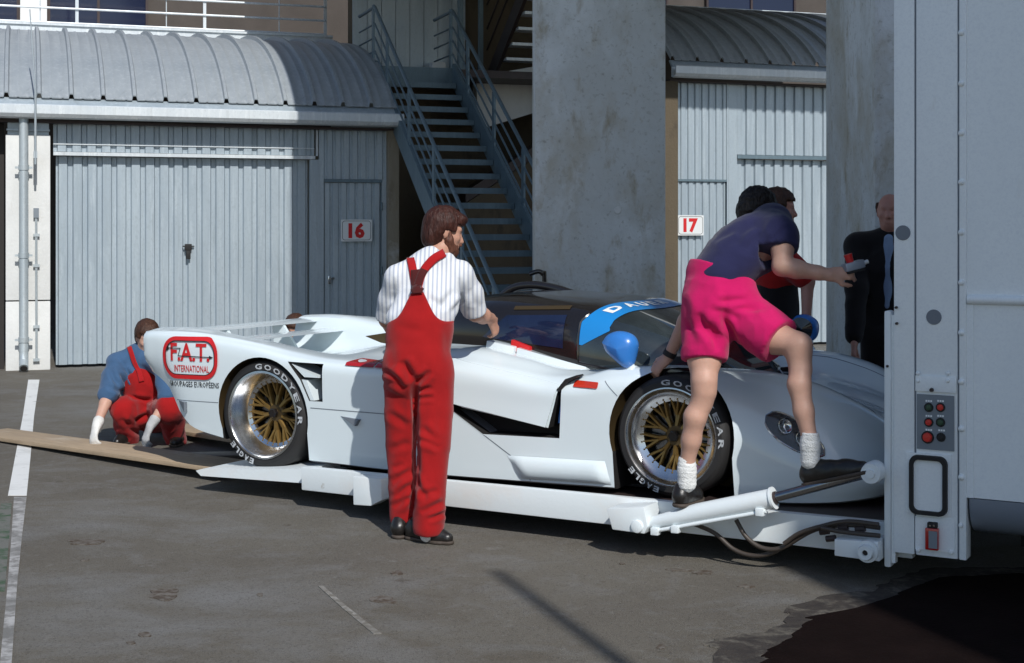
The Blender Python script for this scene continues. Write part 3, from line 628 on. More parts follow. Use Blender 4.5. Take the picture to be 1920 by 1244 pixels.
# raised door skin
dq = [(1.28,.505),(1.36,.452),(1.976,.345),(2.045,.53),(2.10,.592),(1.95,.63),(1.62,.668),(1.30,.70)]
def door_pt(a, b_):      # a along, b up
    bl, br, tr, tl = (1.27,.475), (1.978,.343), (2.055,.572), (1.27,.715)
    x = (bl[0]*(1-a)+br[0]*a)*(1-b_)+(tl[0]*(1-a)+tr[0]*a)*b_; z = (bl[1]*(1-a)+br[1]*a)*(1-b_)+(tl[1]*(1-a)+tr[1]*a)*b_
    return x, z
P0 = [[on_side(*door_pt(i/24, j/12), .022-.014*j/12) for j in range(13)] for i in range(25)]; P1_ = [[p+Vector((0,.008,0)) for p in r_] for r_ in P0]
dm = MB(); dm.grid(P0); dm.grid(P1_, True)
for A_, B_ in ((P0[0], P1_[0]), (P0[-1], P1_[-1]), ([r_[0] for r_ in P0], [r_[0] for r_ in P1_]), ([r_[-1] for r_ in P0], [r_[-1] for r_ in P1_])): dm.grid([A_, B_])
door = dm.build('door', M['paint_white'], CAR, smooth=35)
MB().prism([Vector((2.02,0,.36)),Vector((2.048,0,.36)),Vector((2.066,0,.54)),Vector((2.05,0,.54))], (0,-.915,0), (0,-.85,0)).build('door_edge_strip', M['blue_mirror'], door)
MB().prism([Vector((2.045,0,.545)),Vector((2.10,0,.605)),Vector((2.17,0,.628)),Vector((2.18,0,.622)),Vector((2.115,0,.59)),Vector((2.065,0,.535))], (0,-.972,0), (0,-.90,0)).build('door_gap', M['black_matt'], bodyo)
# shoulder ledge beside the cockpit
for (x0, x1, y0, y1, h0, h1, nm, m_) in ((1.44,1.62,-.70,-.60,.035,.03,'ledge_box',M['paint_white']),(1.64,2.08,-.70,-.60,.03,.012,'ledge_box',M['paint_white']),(1.58,1.70,-.66,-.60,.06,.045,'red_handle',M['red_paint'])):
    zt = [on_top(x0,y0).z, on_top(x1,y0).z, on_top(x1,y1).z, on_top(x0,y1).z]
    mbx = MB(); mbx.add([Vector((x0,y0,zt[0]-.03)),Vector((x1,y0,zt[1]-.03)),Vector((x1,y1,zt[2]-.03)),Vector((x0,y1,zt[3]-.03)),Vector((x0,y0+.02,zt[0]+h0)),Vector((x1,y0+.02,zt[1]+h1)),Vector((x1,y1,zt[2]+h1)),Vector((x0,y1,zt[3]+h0))], [(0,3,2,1),(4,5,6,7),(0,1,5,4),(1,2,6,5),(2,3,7,6),(3,0,4,7)])
    mbx.build(nm, m_, bodyo, bevel=.006)
# --- canopy: a shell with glass and a sun band laid over it
CXk = [.72,.85,1.0,1.2,1.4,1.7,1.95,2.15,2.35,2.55,2.75,2.9,2.98]
def cwb(x): return float(pchip(CXk, [.30,.42,.50,.56,.595,.61,.61,.60,.565,.50,.40,.26,.10], x))
def czb(x): return float(pchip(CXk, [.72,.75,.75,.74,.73,.68,.62,.585,.56,.54,.525,.51,.50], x))
def czt(x): return float(pchip(CXk, [.80,.90,.985,1.035,1.045,1.03,1.012,.975,.90,.80,.675,.575,.525], x))
def can(x, s, off=0.0):
    th = s*math.pi/2; n = 4.6
    def P_(x, th):
        c, q = math.cos(th), math.sin(th); wb, zb_, zt = cwb(x), czb(x)-.03, czt(x)
        return Vector((x, wb*math.copysign(abs(q)**(2/n), q), zb_+(zt-zb_)*abs(c)**(2/3.6)))
    p = P_(x, th)
    if off:
        e = .004; dx = P_(min(2.979, x+e), th)-P_(max(.721, x-e), th); ds = P_(x, th+e)-P_(x, th-e); nn = ds.cross(dx)
        nn = -nn if nn.dot(p-Vector((p.x, 0, .6))) < 0 else nn
        p = p+nn.normalized()*off
    return p
CX2 = np.linspace(.72, 2.98, 70)
shell = MB().grid([[can(x, s) for s in np.linspace(-1, 1, 61)] for x in CX2]).build('canopy', M['black_gloss'], CAR, smooth=50)
def patch(name, quad, m, off, parent=shell, ni=24, nj=24, thick=0):     # quad of (x, s) corners
    a, b_, c, d = quad; P = []
    for i in range(ni+1):
        row = []
        for j in range(nj+1):
            u_, v_ = i/ni, j/nj; x = (a[0]*(1-u_)+b_[0]*u_)*(1-v_)+(d[0]*(1-u_)+c[0]*u_)*v_; s = (a[1]*(1-u_)+b_[1]*u_)*(1-v_)+(d[1]*(1-u_)+c[1]*u_)*v_
            row.append(can(x, s, off))
        P.append(row)
    return MB().grid(P).build(name, m, parent, smooth=60)
M['screen_glass'] = mat('windscreen_glass', (.03,.04,.045), .03, spec=.8, coat=.3, var=.5, vscale=2.5)
M['side_glass'] = mat('side_window_glass', (.012,.02,.055), .04, spec=.7, var=.4, vscale=3)
def can_y(x, y, off):       # canopy point by its y, on the upper face
    q = min(.999, abs(y)/cwb(x))**(4.6/2); return can(x, math.copysign(math.asin(q)/(math.pi/2), y), off)
def can_z(x, z, sgn, off):  # canopy point by its height, on a side face
    zb_, zt = czb(x)-.03, czt(x); c = min(.999, max(.001, (z-zb_)/(zt-zb_)))**(3.6/2); return can(x, sgn*math.acos(c)/(math.pi/2), off)
for s in (-1, 1):
    MB().grid([[can_z(1.36+(1.90-1.36)*i/20+(.16*(1-i/20))*j/12, (.80-.06*i/20)*(1-j/12)+(.925)*j/12, s, .004) for j in range(13)] for i in range(21)]).build('side_window', M['side_glass'], shell, smooth=60)
    MB().grid([[can_z(1.55+(1.90-1.55)*i/12, .955+.02*j/3, s, .004) for j in range(4)] for i in range(13)]).build('roof_trim', M['bronze_dark'], shell, smooth=60)
def xfront(s): return 2.0+.13*max(0, 1-abs(s)/.62)**.8
def xlow(s): return 2.02+.88*max(0, 1-(abs(s)/.99)**3.2)**.5
P = []
for i in range(61):
    s = -.985+1.97*i/60; P.append([can(xfront(s)+(xlow(s)-xfront(s))*j/20, s, .004) for j in range(21)])
screen = MB().grid(P).build('windscreen', M['screen_glass'], shell, smooth=60)
P = []
for i in range(81):
    s = -.86+1.72*i/80; bw = .135+.02*abs(s)+.07*max(0, (abs(s)-.50)/.36)**1.2
    bw *= 1-max(0, (abs(s)-.66)/.20)*.92 if abs(s) > .66 else 1
    P.append([can(xfront(s)+.004+bw*j/8, s, .0075) for j in range(9)])
band = MB().grid(P).build('sun_band', M['blue_band'], shell, smooth=60)
BANDY = [(-.49+.135*k, -.49+.135*k+.115) for k in range(5)]
for ch, (ya, yb2) in zip('DAUER', BANDY):
    vs, fs = text_geo(ch, 1, bold=.045); ww = max(v.x for v in vs)-min(v.x for v in vs); hh = max(v.y for v in vs)-min(v.y for v in vs)
    yc_ = (ya+yb2)/2
    def bp_(v):
        y = yc_+v.x/ww*(yb2-ya)*.84; s_ = math.copysign(math.asin(min(.999, abs(y)/cwb(2.12))**2.3)/(math.pi/2), y); return can(xfront(s_)+.068-v.y/hh*.062, s_, .0105)
    mbx = MB(); mbx.add([bp_(v) for v in vs], fs); mbx.build('band_letter', M['white_letter'], band)
for s in (-1, 1):       # screen edge trim
    mbx = MB(); mbx.tube([can(xfront(s*q)-.004, s*q, .006) for q in np.linspace(.5, .97, 14)]+[can(xlow(s*k), s*k, .006) for k in np.linspace(.97,.2,16)], .008, 6); mbx.build('screen_trim', M['chrome'] if s > 0 else M['black_gloss'], shell, smooth=50)
mbx = MB(); mbx.tube([can(2.5+.02*k, .1-.05*k, .02) for k in range(14)], .008, 6); mbx.tube([can(2.47+.01*k, .55-.07*k, .022) for k in range(10)], .006, 6); mbx.build('wiper', M['black_matt'], shell)
# black cowl ahead of the screen
P = []
for i in range(25):
    yy = -.40+.86*i/24; xm = 2.60+.42*math.cos(yy*2.2); P.append([on_top(2.45+(xm+.06-2.45)*j/8, yy, .006) for j in range(9)])
MB().grid(P).build('cowl_panel', M['black_gloss'], bodyo, smooth=50)
# raised far door: arched frame with its glass
arch = [pcar(x, y, .42) for x, y in ((905,590),(930,566),(962,541),(1000,535),(1040,541),(1075,552),(1100,560),(1150,566))]
mbx = MB(); mbx.tube(catmull(arch, 6), .028, 8); fd = mbx.build('far_door_frame', M['black_gloss'], CAR, smooth=50)
gl = catmull(arch[2:7], 6); mbx = MB(); mbx.grid([[p, p+Vector((.02,-.03,-.13))] for p in gl]); mbx.build('far_door_glass', M['lamp_glass'], fd)
mbx = MB(); mbx.lathe([(0,-.05),(.05,-.05),(.06,0),(.05,.05),(0,.05)], 16, 'x', pcar(882,604,-.3)); mbx.build('filler_neck', M['chrome'], bodyo, smooth=40)
# intake blister on the engine deck
cI = pcar(716, 630, -.42); MB().prism([Vector((cI.x-.10,-.47,cI.z+.0)),Vector((cI.x+.16,-.47,cI.z+.035)),Vector((cI.x+.16,-.47,cI.z-.06)),Vector((cI.x+.02,-.47,cI.z-.04))],(0,0,0),(0,.16,0)).build('deck_intake', M['bronze_dark'], bodyo, bevel=.008)
# --- rear wing between the tail fins
for (xx, zz, ch, th, tilt) in ((-.93,.815,.20,.022,.06),(-.70,.745,.24,.02,.02)):
    mbx = MB(); prof = [(0,0),(ch*.3,th*.8),(ch*.75,th*.5),(ch,0),(ch*.6,-th*.5),(ch*.2,-th*.4)]
    mbx.prism([Vector((xx-ch/2+a, 0, zz+b_+tilt*(ch/2-a))) for a, b_ in prof], (0,-.71,0), (0,.71,0)); mbx.build('wing_plane', M['paint_white'], CAR, smooth=40)
for yy in (-.3,.3):
    MB().prism([Vector((-.92,yy,.61)),Vector((-.70,yy,.61)),Vector((-.84,yy,.81)),Vector((-.94,yy,.81))],(0,-.012,0),(0,.012,0)).build('wing_pylon', M['paint_white'], CAR)
# --- head lamps under clear covers
def body_px(px, py):
    o = CMI @ Vector((0, 0, CAMH)); d = (CMI.to_3x3() @ ray(px, py)).normalized(); hit = BVH.ray_cast(o, d); return hit[0], hit[1]
HLP = []
for i in range(21):
    a = i/20; row = []; cx_, cy_ = 1436+110*a, 780+74*a; hw = 25*(max(0, 1-(2*a-1)**2))**.5*(1.15-.35*a)
    for j in range(9):
        b_ = j/8*2-1; row.append(body_px(cx_+hw*b_*.55, cy_-hw*b_*.85))
    HLP.append(row)
for s in (-1, 1):
    P = [[Vector((p.x, p.y*-s, p.z))+Vector((n_.x, n_.y*-s, n_.z))*.005 for p, n_ in r_] for r_ in HLP]; N_ = [[Vector((n_.x, n_.y*-s, n_.z)) for p, n_ in r_] for r_ in HLP]
    hl = MB().grid(P).build('headlamp', M['black_gloss'], CAR, smooth=50)
    MB().grid([[p+q*(.004+.022*max(0, 1-((i-10)/10)**2)*max(0, 1-((j-4)/4)**2)) for j, (p, q) in enumerate(zip(r_, r2))] for i, (r_, r2) in enumerate(zip(P, N_))]).build('lamp_cover', M['lamp_glass'], hl, smooth=50)
    rim_ = [r_[0] for r_ in P]+[r_[-1] for r_ in P][::-1]; mbx = MB(); mbx.tube(rim_+rim_[:1], .004, 5); mbx.build('lamp_rim', M['chrome'], hl)
    for ii in (6, 12):
        c = P[ii][4]+N_[ii][4]*.004; nrm = (N_[ii][4]+Vector((.5,0,0))).normalized(); rot = nrm.to_track_quat('Z', 'Y').to_matrix()
        mbx = MB(); mbx.lathe([(0,-.002),(.022,.002),(.036,.012),(.039,.016)], 18, 'z'); mbx.v = [tuple(c+rot @ Vector(p)) for p in mbx.v]; mbx.build('lamp_bowl', M['chrome'], hl, smooth=50)
    mbx = MB(); mbx.lathe([(0,.008),(.03,.008),(.045,.004),(.05,-.01)], 20, 'z', on_top(3.60, s*.30)); mbx.build('driving_lamp', M['lamp_glass'], bodyo, smooth=50)
    seam2 = MB(); seam2.tube([on_top(2.9+.06*k, s*(.56-.012*k), .0) for k in range(13)], .003, 5); seam2.build('bonnet_seam', M['grey_disc'], bodyo)
# --- mirrors
def mirror(out, yc, s):
    Q = catmull([pcar(px, py, yc) for px, py in out], 5)[:-1] if False else None
    O = [pcar(px, py, yc) for px, py in out]; O = catmull(O+O[:1], 4)[:-1]; n = len(O); c = sum(O, Vector((0,0,0)))/n; rows_ = []
    for k in range(15):
        t = -1+2*k/14; sc_ = max(1e-6, (1-abs(t)**2.2))**.5; rows_.append([c+(p-c)*sc_+Vector((0, t*.075, 0)) for p in O]+[c+(O[0]-c)*sc_+Vector((0, t*.075, 0))])
    mo = MB().grid(rows_).build('mirror', M['blue_mirror'], CAR, smooth=70); low = min(O, key=lambda p: p.z)
    q = on_top(low.x+.01, low.y-s*.03, .0)
    bs = MB(); bs.tube([low+Vector((0,0,.03)), low.lerp(q, .5), q-Vector((0,0,.03))], [.03,.028,.06], 14); bs.build('mirror_base', M['paint_white'], mo, smooth=50)
    if s > 0:
        gl_ = [[c+(p-c)*f_*.8+Vector((0, -.079+.012*f_, 0)) for p in O] for f_ in (.05,.5,1.0)]
        MB().grid([r_+r_[:1] for r_ in gl_]).build('mirror_glass', M['black_gloss'], mo)
mirror([(1131,641),(1142,627),(1162,621),(1184,627),(1195,643),(1193,665),(1186,686),(1174,690),(1156,676),(1138,658)], -.86, -1)
mirror([(1482,606),(1494,592),(1512,590),(1530,600),(1535,616),(1530,634),(1516,642),(1498,636),(1486,624)], .86, 1)
# --- wheels
def wheel(x, z, r, rim, yo, width, s, dish):
    """s=-1 near side; built with the outer face towards -y then mirrored"""
    e_name = 'wheel'; wh = MB(); w2 = width
    prof = [(rim-.012,.006),(rim+.004,-.004),(rim+.03,-.012),(r-.06,-.014),(r-.025,-.002),(r-.008,.02),(r,.045),(r,w2-.045),(r-.02,w2-.008),(rim,w2),(rim-.012,w2-.01)]
    c = Vector((x, 0, z))
    def place(m_): m_.v = [(p[0]+x, (p[1]+yo) if s < 0 else -(p[1]+yo), p[2]+z) for p in m_.v]; return m_
    t_ = MB(); t_.lathe(prof, 72, 'y', closed=True); tyre = place(t_).build('wheel', M['rubber'], CAR, smooth=40)
    l_ = MB(); l_.lathe([(rim+.006,-.006),(rim+.008,-.012),(rim-.004,-.014),(rim-.012,-.004),(rim-.018,.02),(rim-.024,.03),(rim-.05,dish-.012),(rim-.075,dish),(rim-.082,dish+.02)], 72, 'y'); lip = place(l_).build('rim', M['alu'], tyre, smooth=30)
    b_ = MB(); b_.lathe([(0,dish+.075),(rim-.02,dish+.075),(rim-.02,w2-.02)], 40, 'y'); place(b_).build('brake_shadow', M['black_matt'], tyre)
    d_ = MB(); d_.lathe([(.05,dish+.06),(rim*.66,dish+.06)], 40, 'y'); place(d_).build('brake_disc', M['steel_rod'], tyre)
    R1 = rim-.07; sp = MB(); ns = 10
    def bar(a0, r0, a1, r1, wd, y0, y1):
        p = Vector((r0*math.cos(a0), y0, r0*math.sin(a0))); q = Vector((r1*math.cos(a1), y1, r1*math.sin(a1))); dd = (q-p).normalized(); up = Vector((0,-1,0)); sdv = dd.cross(up).normalized()
        w0, wE = wd, wd*.8; k = .022
        vs = [p+sdv*w0, p-sdv*w0, q-sdv*wE, q+sdv*wE]
        top = [p+sdv*w0*.55+up*.012, p-sdv*w0*.55+up*.012, q-sdv*wE*.5+up*.010, q+sdv*wE*.5+up*.010]; bot = [v-up*k for v in vs]
        sp.add(vs+top+bot, [(4,5,6,7),(0,4,7,3),(1,2,6,5),(0,1,5,4),(3,7,6,2),(0,3,11,8),(1,9,10,2),(0,8,9,1),(3,2,10,11)])
    for k in range(ns):
        a = 2*math.pi*k/ns+.2; da = math.pi/ns
        bar(a, .05, a+da*.20, R1*.60, .0115, dish+.012, dish+.022); bar(a, .05, a-da*.20, R1*.60, .0115, dish+.012, dish+.022)
        bar(a+da*.20, R1*.58, a+da*.66, R1+.004, .0105, dish+.022, dish+.006); bar(a-da*.20, R1*.58, a-da*.66, R1+.004, .0105, dish+.022, dish+.006)
        bar(a+da*.2, R1*.6, a, R1+.004, .008, dish+.022, dish+.006)
    place(sp).build('spoke', M['gold'], tyre)
    h_ = MB(); h_.lathe([(0,dish-.012),(.018,dish-.012),(.022,dish-.0),(.05,dish),(.062,dish+.012),(.068,dish+.03)], 30, 'y'); place(h_).build('hub', M['bronze_dark'], tyre, smooth=35)
    n_ = MB(); n_.lathe([(0,dish-.035),(.026,dish-.035),(.03,dish-.03),(.032,dish-.01)], 6, 'y'); place(n_).build('wheel_nut', M['black_gloss'], tyre)
    bo = MB()
    for k in range(30):
        a = 2*math.pi*k/30; bo.lathe([(0,dish-.010),(.0045,dish-.010),(.0055,dish+.004)], 6, 'y', ((rim-.062)*math.cos(a), 0, (rim-.062)*math.sin(a)))
    place(bo).build('rim_bolt', M['gold'], tyre)
    if s < 0:
        rm = (rim+r)/2-.003; hgt = (r-rim)*.46
        def arc(txt, mid, span, flip):
            N = len(txt)
            for i, ch in enumerate(txt):
                vs, fs = text_geo(ch, 1, bold=.03); hh = max(v.y for v in vs)-min(v.y for v in vs); ww = max(.3, max(v.x for v in vs)-min(v.x for v in vs))
                ac = mid-(i-(N-1)/2)*span/N if not flip else mid-(i-(N-1)/2)*span/N
                mbx = MB(); pts = []
                for v in vs:
                    rr = rm+v.y/hh*hgt; aa = ac-v.x/ww*span/N*.74
                    pts.append((rr*math.cos(aa), -.0165, rr*math.sin(aa)))
                mbx.add(pts, fs); place(mbx).build('tyre_letter', M['tyre_letter'], tyre)
        arc('GOODYEAR', R(44), R(112), False)
        arc('EAGLE', R(236), R(42), False)
    return tyre
for s in (-1, 1):
    wheel(0, .336, .336, .262, -.955, .34, s, .115)
    wheel(FX, .318, .318, .255, -.955, .30, s, .06)
# dark floor pan under the car
MB().box((.0,-.74,.01),(2.6,.74,.024)).build('floor_pan', M['black_matt'], CAR)
MB().box((-.62,-.6,.2),(-.3,.6,.34)).build('diffuser', M['black_matt'], CAR)

# ================================================================== TAIL LIFT (platform under the car)
LIFT = empty('tail_lift', CW, 0, 'white hydraulic tail lift platform carrying the racing car', 'tail lift'); LIFT.rotation_euler = CAR.rotation_euler
YB = -1.16                                   # outer face of the side beam in car coordinates
def pl(px, py, y=YB): return pcar(px, py, y)
zt0 = pl(565,876).z; zt1 = pl(1150,921).z; zb0 = pl(565,919).z; zb1 = pl(1150,985).z; xa = pl(565,900).x; xb_ = pl(1150,950).x; xend = 3.98
def ltop(x): return zt0+(zt1-zt0)*(x-xa)/(xb_-xa)
def lbot(x): return zb0+(zb1-zb0)*(x-xa)/(xb_-xa)
mbx = MB(); mbx.prism([Vector((xa,0,ltop(xa))),Vector((xend,0,ltop(xend)-.05)),Vector((xend,0,lbot(xend))),Vector((xa,0,lbot(xa)))],(0,YB,0),(0,YB+.05,0)); mbx.build('side_beam', M['lift_white'], LIFT, bevel=.006)
mbx = MB(); mbx.prism([Vector((xa,0,ltop(xa))),Vector((xend,0,ltop(xend))),Vector((xend,0,lbot(xend))),Vector((xa,0,lbot(xa)))],(0,-YB,0),(0,-YB-.05,0)); mbx.build('side_beam', M['lift_white'], LIFT, bevel=.006)
mbx = MB(); mbx.box((xa-.0,YB+.052,-.045),(xend,-YB-.052,-.004)); mbx.build('deck_plate', M['steel_dark'], LIFT)
mbx = MB(); mbx.prism([Vector((xa-.03,0,zt0-.03)),Vector((xa-.03,0,zb0+.02)),Vector((-.42,0,-.045)),Vector((-.46,0,-.015)),Vector((-.42,0,-.004))],(0,YB+.10,0),(0,-YB-.1,0)); mbx.build('ramp_plate', M['lift_white'], LIFT)
# foot bracket
mbx = MB(); mbx.prism([pl(683,888)-Vector((0,YB,0)), pl(735,893)-Vector((0,YB,0)), pl(737,932)-Vector((0,YB,0)), pl(716,943)-Vector((0,YB,0)), pl(684,941)-Vector((0,YB,0))],(0,YB-.11,0),(0,YB-.002,0)); mbx.build('foot_bracket', M['lift_white'], LIFT, bevel=.006)
# cylinder clevis, cylinder, rod
YC = YB-.12
def pc(px, py): return pcar(px, py, YC)
mbx = MB(); mbx.prism([pc(1145,951)-Vector((0,YC,0)), pc(1215,948)-Vector((0,YC,0)), pc(1222,985)-Vector((0,YC,0)), pc(1216,998)-Vector((0,YC,0)), pc(1156,990)-Vector((0,YC,0))],(0,YC-.05,0),(0,YB-.002,0)); mbx.build('clevis', M['lift_white'], LIFT, bevel=.006)
mbx = MB(); mbx.lathe([(0,-.016),(.018,-.016),(.03,-.012),(.034,0)], 20, 'y', pc(1203,984)-Vector((0,.05,0))); mbx.build('pin', M['lift_white'], LIFT, smooth=40)
a, b_, c_ = pc(1218,982), pc(1310,962), pc(1452,934); cyl = MB(); cyl.tube([a, a.lerp(b_,.35), b_, c_-(c_-b_)*.03, c_-(c_-b_)*.03+(c_-b_)*.001, c_], [.030,.036,.047,.047,.054,.054], 22); cyo = cyl.build('cylinder', M['lift_white'], LIFT, smooth=40)
rod = MB(); rod.tube([c_-(c_-b_)*.05, pc(1622,888)], .024, 18); rod.build('piston_rod', M['steel_rod'], cyo, smooth=40)
bl = MB(); bl.tube([c_, c_+(c_-b_).normalized()*.012], .03, 18); bl.build('gland', M['steel_dark'], cyo)
pp = MB(); pp.tube([pc(1232,994)-Vector((0,.03,0)), pc(1440,957)-Vector((0,.03,0))], .010, 10); pp.build('feed_pipe', M['lift_white'], cyo, smooth=40)
for q in ((1234,994),(1272,990),(1430,958)):
    f_ = MB(); cc = pc(*q)-Vector((0,.03,0)); f_.box(cc-Vector((.02,.02,.018)), cc+Vector((.02,.02,.018))); f_.build('pipe_fitting', M['lift_white'], cyo, bevel=.004)
ub = MB(); ub.lathe([(0,-.055),(.02,-.055),(.022,-.045),(.045,-.045),(.05,-.03),(.05,.05),(0,.05)], 24, 'y', pc(1637,886)); ub.build('upper_pin', M['lift_white'], LIFT, smooth=35)
lb = MB(); lb.prism([pc(1568,1009)-Vector((0,YC,0)), pc(1650,1014)-Vector((0,YC,0)), pc(1652,1051)-Vector((0,YC,0)), pc(1568,1040)-Vector((0,YC,0))],(0,YC-.03,0),(0,YB-.002,0)); lb.build('lower_bracket', M['lift_white'], LIFT, bevel=.005)
lp = MB(); lp.lathe([(0,-.04),(.012,-.04),(.014,-.055),(.032,-.055),(.036,-.045),(.036,-.02),(.05,-.02),(.052,.02)], 26, 'y', pc(1631,1031)-Vector((0,.03,0))); lp.build('lower_pin', M['lift_white'], LIFT, smooth=35)
lc = MB(); lc.lathe([(0,-.0),(.013,0)], 16, 'y', pc(1631,1031)-Vector((0,.0735,0))); lc.build('pin_hole', M['void'], LIFT)
for i, pts in enumerate(([(1300,982),(1340,1000),(1375,1030),(1412,1042),(1450,1036),(1490,1012),(1540,990),(1600,985),(1650,990)], [(1380,975),(1400,1008),(1430,1028),(1465,1028),(1500,1008),(1530,992),(1560,988)], [(1470,1020),(1500,1000),(1545,986),(1590,978),(1648,984)], [(1540,990),(1570,996),(1600,1000),(1650,1005)])):
    mbx = MB(); mbx.tube(catmull([pcar(x, y, YC+.06-.02*i) for x, y in pts], 6), .011, 9); mbx.build('hydraulic_hose', M['hose'], LIFT, smooth=50)
for q in ((1545,997),(1557,1010),(1580,990),(1612,992)):
    cc = pcar(*q, YC+.05); mbx = MB(); mbx.tube([cc-Vector((.02,0,.004)), cc+Vector((.025,0,.004))], .015, 8); mbx.build('hose_union', M['steel_dark'], LIFT)

# ================================================================== TRANSPORTER
TRK = empty('race_transporter', CW, 0, 'white race transporter body with control panel at the right edge', 'truck'); TRK.rotation_euler = (0, 0, R(-CA))
TMX = Matrix.Translation(CW) @ Matrix.Rotation(R(-CA), 4, 'Z'); TMI = TMX.inverted(); YT = -1.24
def pt_(px, py, y=YT):
    o = TMI @ Vector((0, 0, CAMH)); d = TMI.to_3x3() @ ray(px, py); return o+d*((y-o.y)/d.y)
GZ = -CW.z                                # ground in truck coordinates
def quad_box(name, p0, p1, y0, y1, m, parent=TRK, bevel=0.0, **k):
    a, b_ = pt_(*p0, min(y0, y1)), pt_(*p1, min(y0, y1)); mbx = MB(); mbx.box((min(a.x,b_.x), min(y0,y1), min(a.z,b_.z)), (max(a.x,b_.x), max(y0,y1), max(a.z,b_.z))); return mbx.build(name, m, parent, bevel=bevel, **k)
ztop = 3.9
x0, xg1, xg2, x1 = pt_(1676,600).x, pt_(1716,600).x, pt_(1797,600).x, pt_(1812,600).x
zpb = pt_(1740,1043).z; zbb = pt_(1865,937,YT+.02).z; xE = x1+5.0
for nm, a, b_, y in (('corner_post', x0, xg1-.004, YT), ('post_panel', xg1+.004, xg2-.004, YT), ('post_rail', xg2+.004, x1, YT-.004)):
    mbx = MB(); mbx.box((a, y, zpb), (b_, YT+.09, ztop)); mbx.build(nm, M['truck_white'], TRK, bevel=.004)
mbx = MB(); mbx.box((x0+.01, YT+.006, zpb+.004), (x1-.005, YT+.085, ztop-.01)); mbx.build('post_core', M['grey_disc'], TRK)
mbx = MB(); mbx.box((x1, YT+.012, zbb), (xE, YT+.05, ztop)); mbx.build('side_wall', M['truck_white'], TRK)
mbx = MB(); mbx.box((x0, -YT-.05, zbb), (xE, -YT, ztop)); mbx.build('side_wall', M['truck_white'], TRK)
mbx = MB(); mbx.box((x0, YT+.05, ztop-.06), (xE, -YT-.05, ztop)); mbx.build('roof', M['truck_white'], TRK)
mbx = MB(); mbx.box((x0+.05, YT+.1, zbb-.08), (xE, -YT-.05, zbb+.02)); mbx.build('floor', M['steel_dark'], TRK)
mbx = MB(); mbx.box((xE-.05, YT+.05, zbb), (xE, -YT-.05, ztop-.06)); mbx.build('front_wall', M['truck_white'], TRK)
q = pt_(1815,562); mbx = MB(); mbx.tube([(x1+.004, YT+.006, q.z), (xE, YT+.006, q.z)], .021, 12); mbx.build('side_moulding', M['truck_white'], TRK, smooth=40)
mbx = MB(); mbx.box((x1+.0, YT+.004, zbb+.0), (x1+.03, YT+.012, q.z-.022)); mbx.build('wall_edge_strip', M['truck_white'], TRK)
for py in (62,157,250,342,436,530,624,716,804,895):
    c = pt_(1803, py); mbx = MB(); mbx.lathe([(0,-.013),(.008,-.012),(.0135,-.006),(.0145,0)], 14, 'y', (c.x, YT-.004, c.z)); mbx.build('rivet', M['truck_white'], TRK, smooth=50)
for px, py, nm in ((1693,437,'plug_disc'),(1751,595,'plug_disc')):
    c = pt_(px, py); mbx = MB(); mbx.lathe([(0,-.004),(.033,-.004),(.0345,0)], 28, 'y', (c.x, YT-.0005, c.z)); mbx.build(nm, M['grey_disc'], TRK)
# flange rail of the lift column
mbx = MB(); fy = YT-.01; a, c = pt_(1657,583,fy), pt_(1675,1066,fy); mbx.box((a.x, fy, c.z), (c.x-.012, fy+.07, a.z)); fl = mbx.build('lift_column', M['lift_white'], TRK, bevel=.012)
mbx = MB(); a2 = pt_(1664,620,fy); mbx.box((c.x-.012, fy+.02, c.z+.02), (x0+.004, fy+.06, a.z-.02)); mbx.build('column_web', M['truck_white'], TRK)
for px, py in ((1664,687),(1680,577),(1681,607)):
    cc = pt_(px, py, fy); mbx = MB(); mbx.lathe([(0,-.006),(.006,-.006),(.007,.02)], 8, 'y', (cc.x, fy, cc.z)); mbx.build('bolt', M['steel_dark'], TRK)
# hinged plate, control panel, tail light frame
quad_box('hinge_plate', (1716,704), (1793,738), YT-.010, YT-.001, M['truck_white'], bevel=.003)
for px, py in ((1722,700),(1722,714),(1778,700),(1778,714)):
    c = pt_(px, py); mbx = MB(); mbx.lathe([(0,-.020),(.007,-.018),(.010,-.010)], 10, 'y', (c.x, YT, c.z)); mbx.build('rivet', M['truck_white'], TRK, smooth=50)
c = pt_(1748,731); mbx = MB(); mbx.lathe([(0,-.024),(.008,-.024),(.010,-.01)], 10, 'y', (c.x, YT, c.z)); mbx.build('lock', M['steel_dark'], TRK)
cpn = quad_box('control_panel', (1719,739), (1789,847), YT-.006, YT-.001, M['grey_panel'])
for i, (px, py, m_, rr) in enumerate(((1742,764,'green_button',.0145),(1764,764,'red_button',.0145),(1742,792,'red_button',.0145),(1764,792,'green_button',.0145),(1740,820,'red_button',.022),(1765,820,'black_matt',.014))):
    c = pt_(px, py); mbx = MB(); mbx.lathe([(0,-.012),(rr+.005,-.012),(rr+.007,-.005)], 20, 'y', (c.x, YT, c.z)); bz = mbx.build('button_bezel', M['black_matt'], cpn)
    mbx = MB(); mbx.lathe([(0,-.026 if rr > .02 else -.018),(rr*.8,-.025 if rr > .02 else -.017),(rr,-.012)], 20, 'y', (c.x, YT, c.z)); mbx.build('button', M[m_], bz, smooth=40)
for px, py, s_ in ((1742,752,'AUF'),(1764,752,'AB'),(1742,780,'AUF'),(1764,780,'AB'),(1742,806,'EIN'),(1766,807,'NOTAUS')):
    c = pt_(px, py)                                   # tiny unreadable captions: plain bars of white paint
    for k in range(3):
        wd = .0055; mbx = MB(); mbx.box((c.x-.014+k*.0105, YT-.0075, c.z-.004), (c.x-.014+k*.0105+.008, YT-.0062, c.z+.004)); mbx.build('caption', M['white_letter'], cpn)
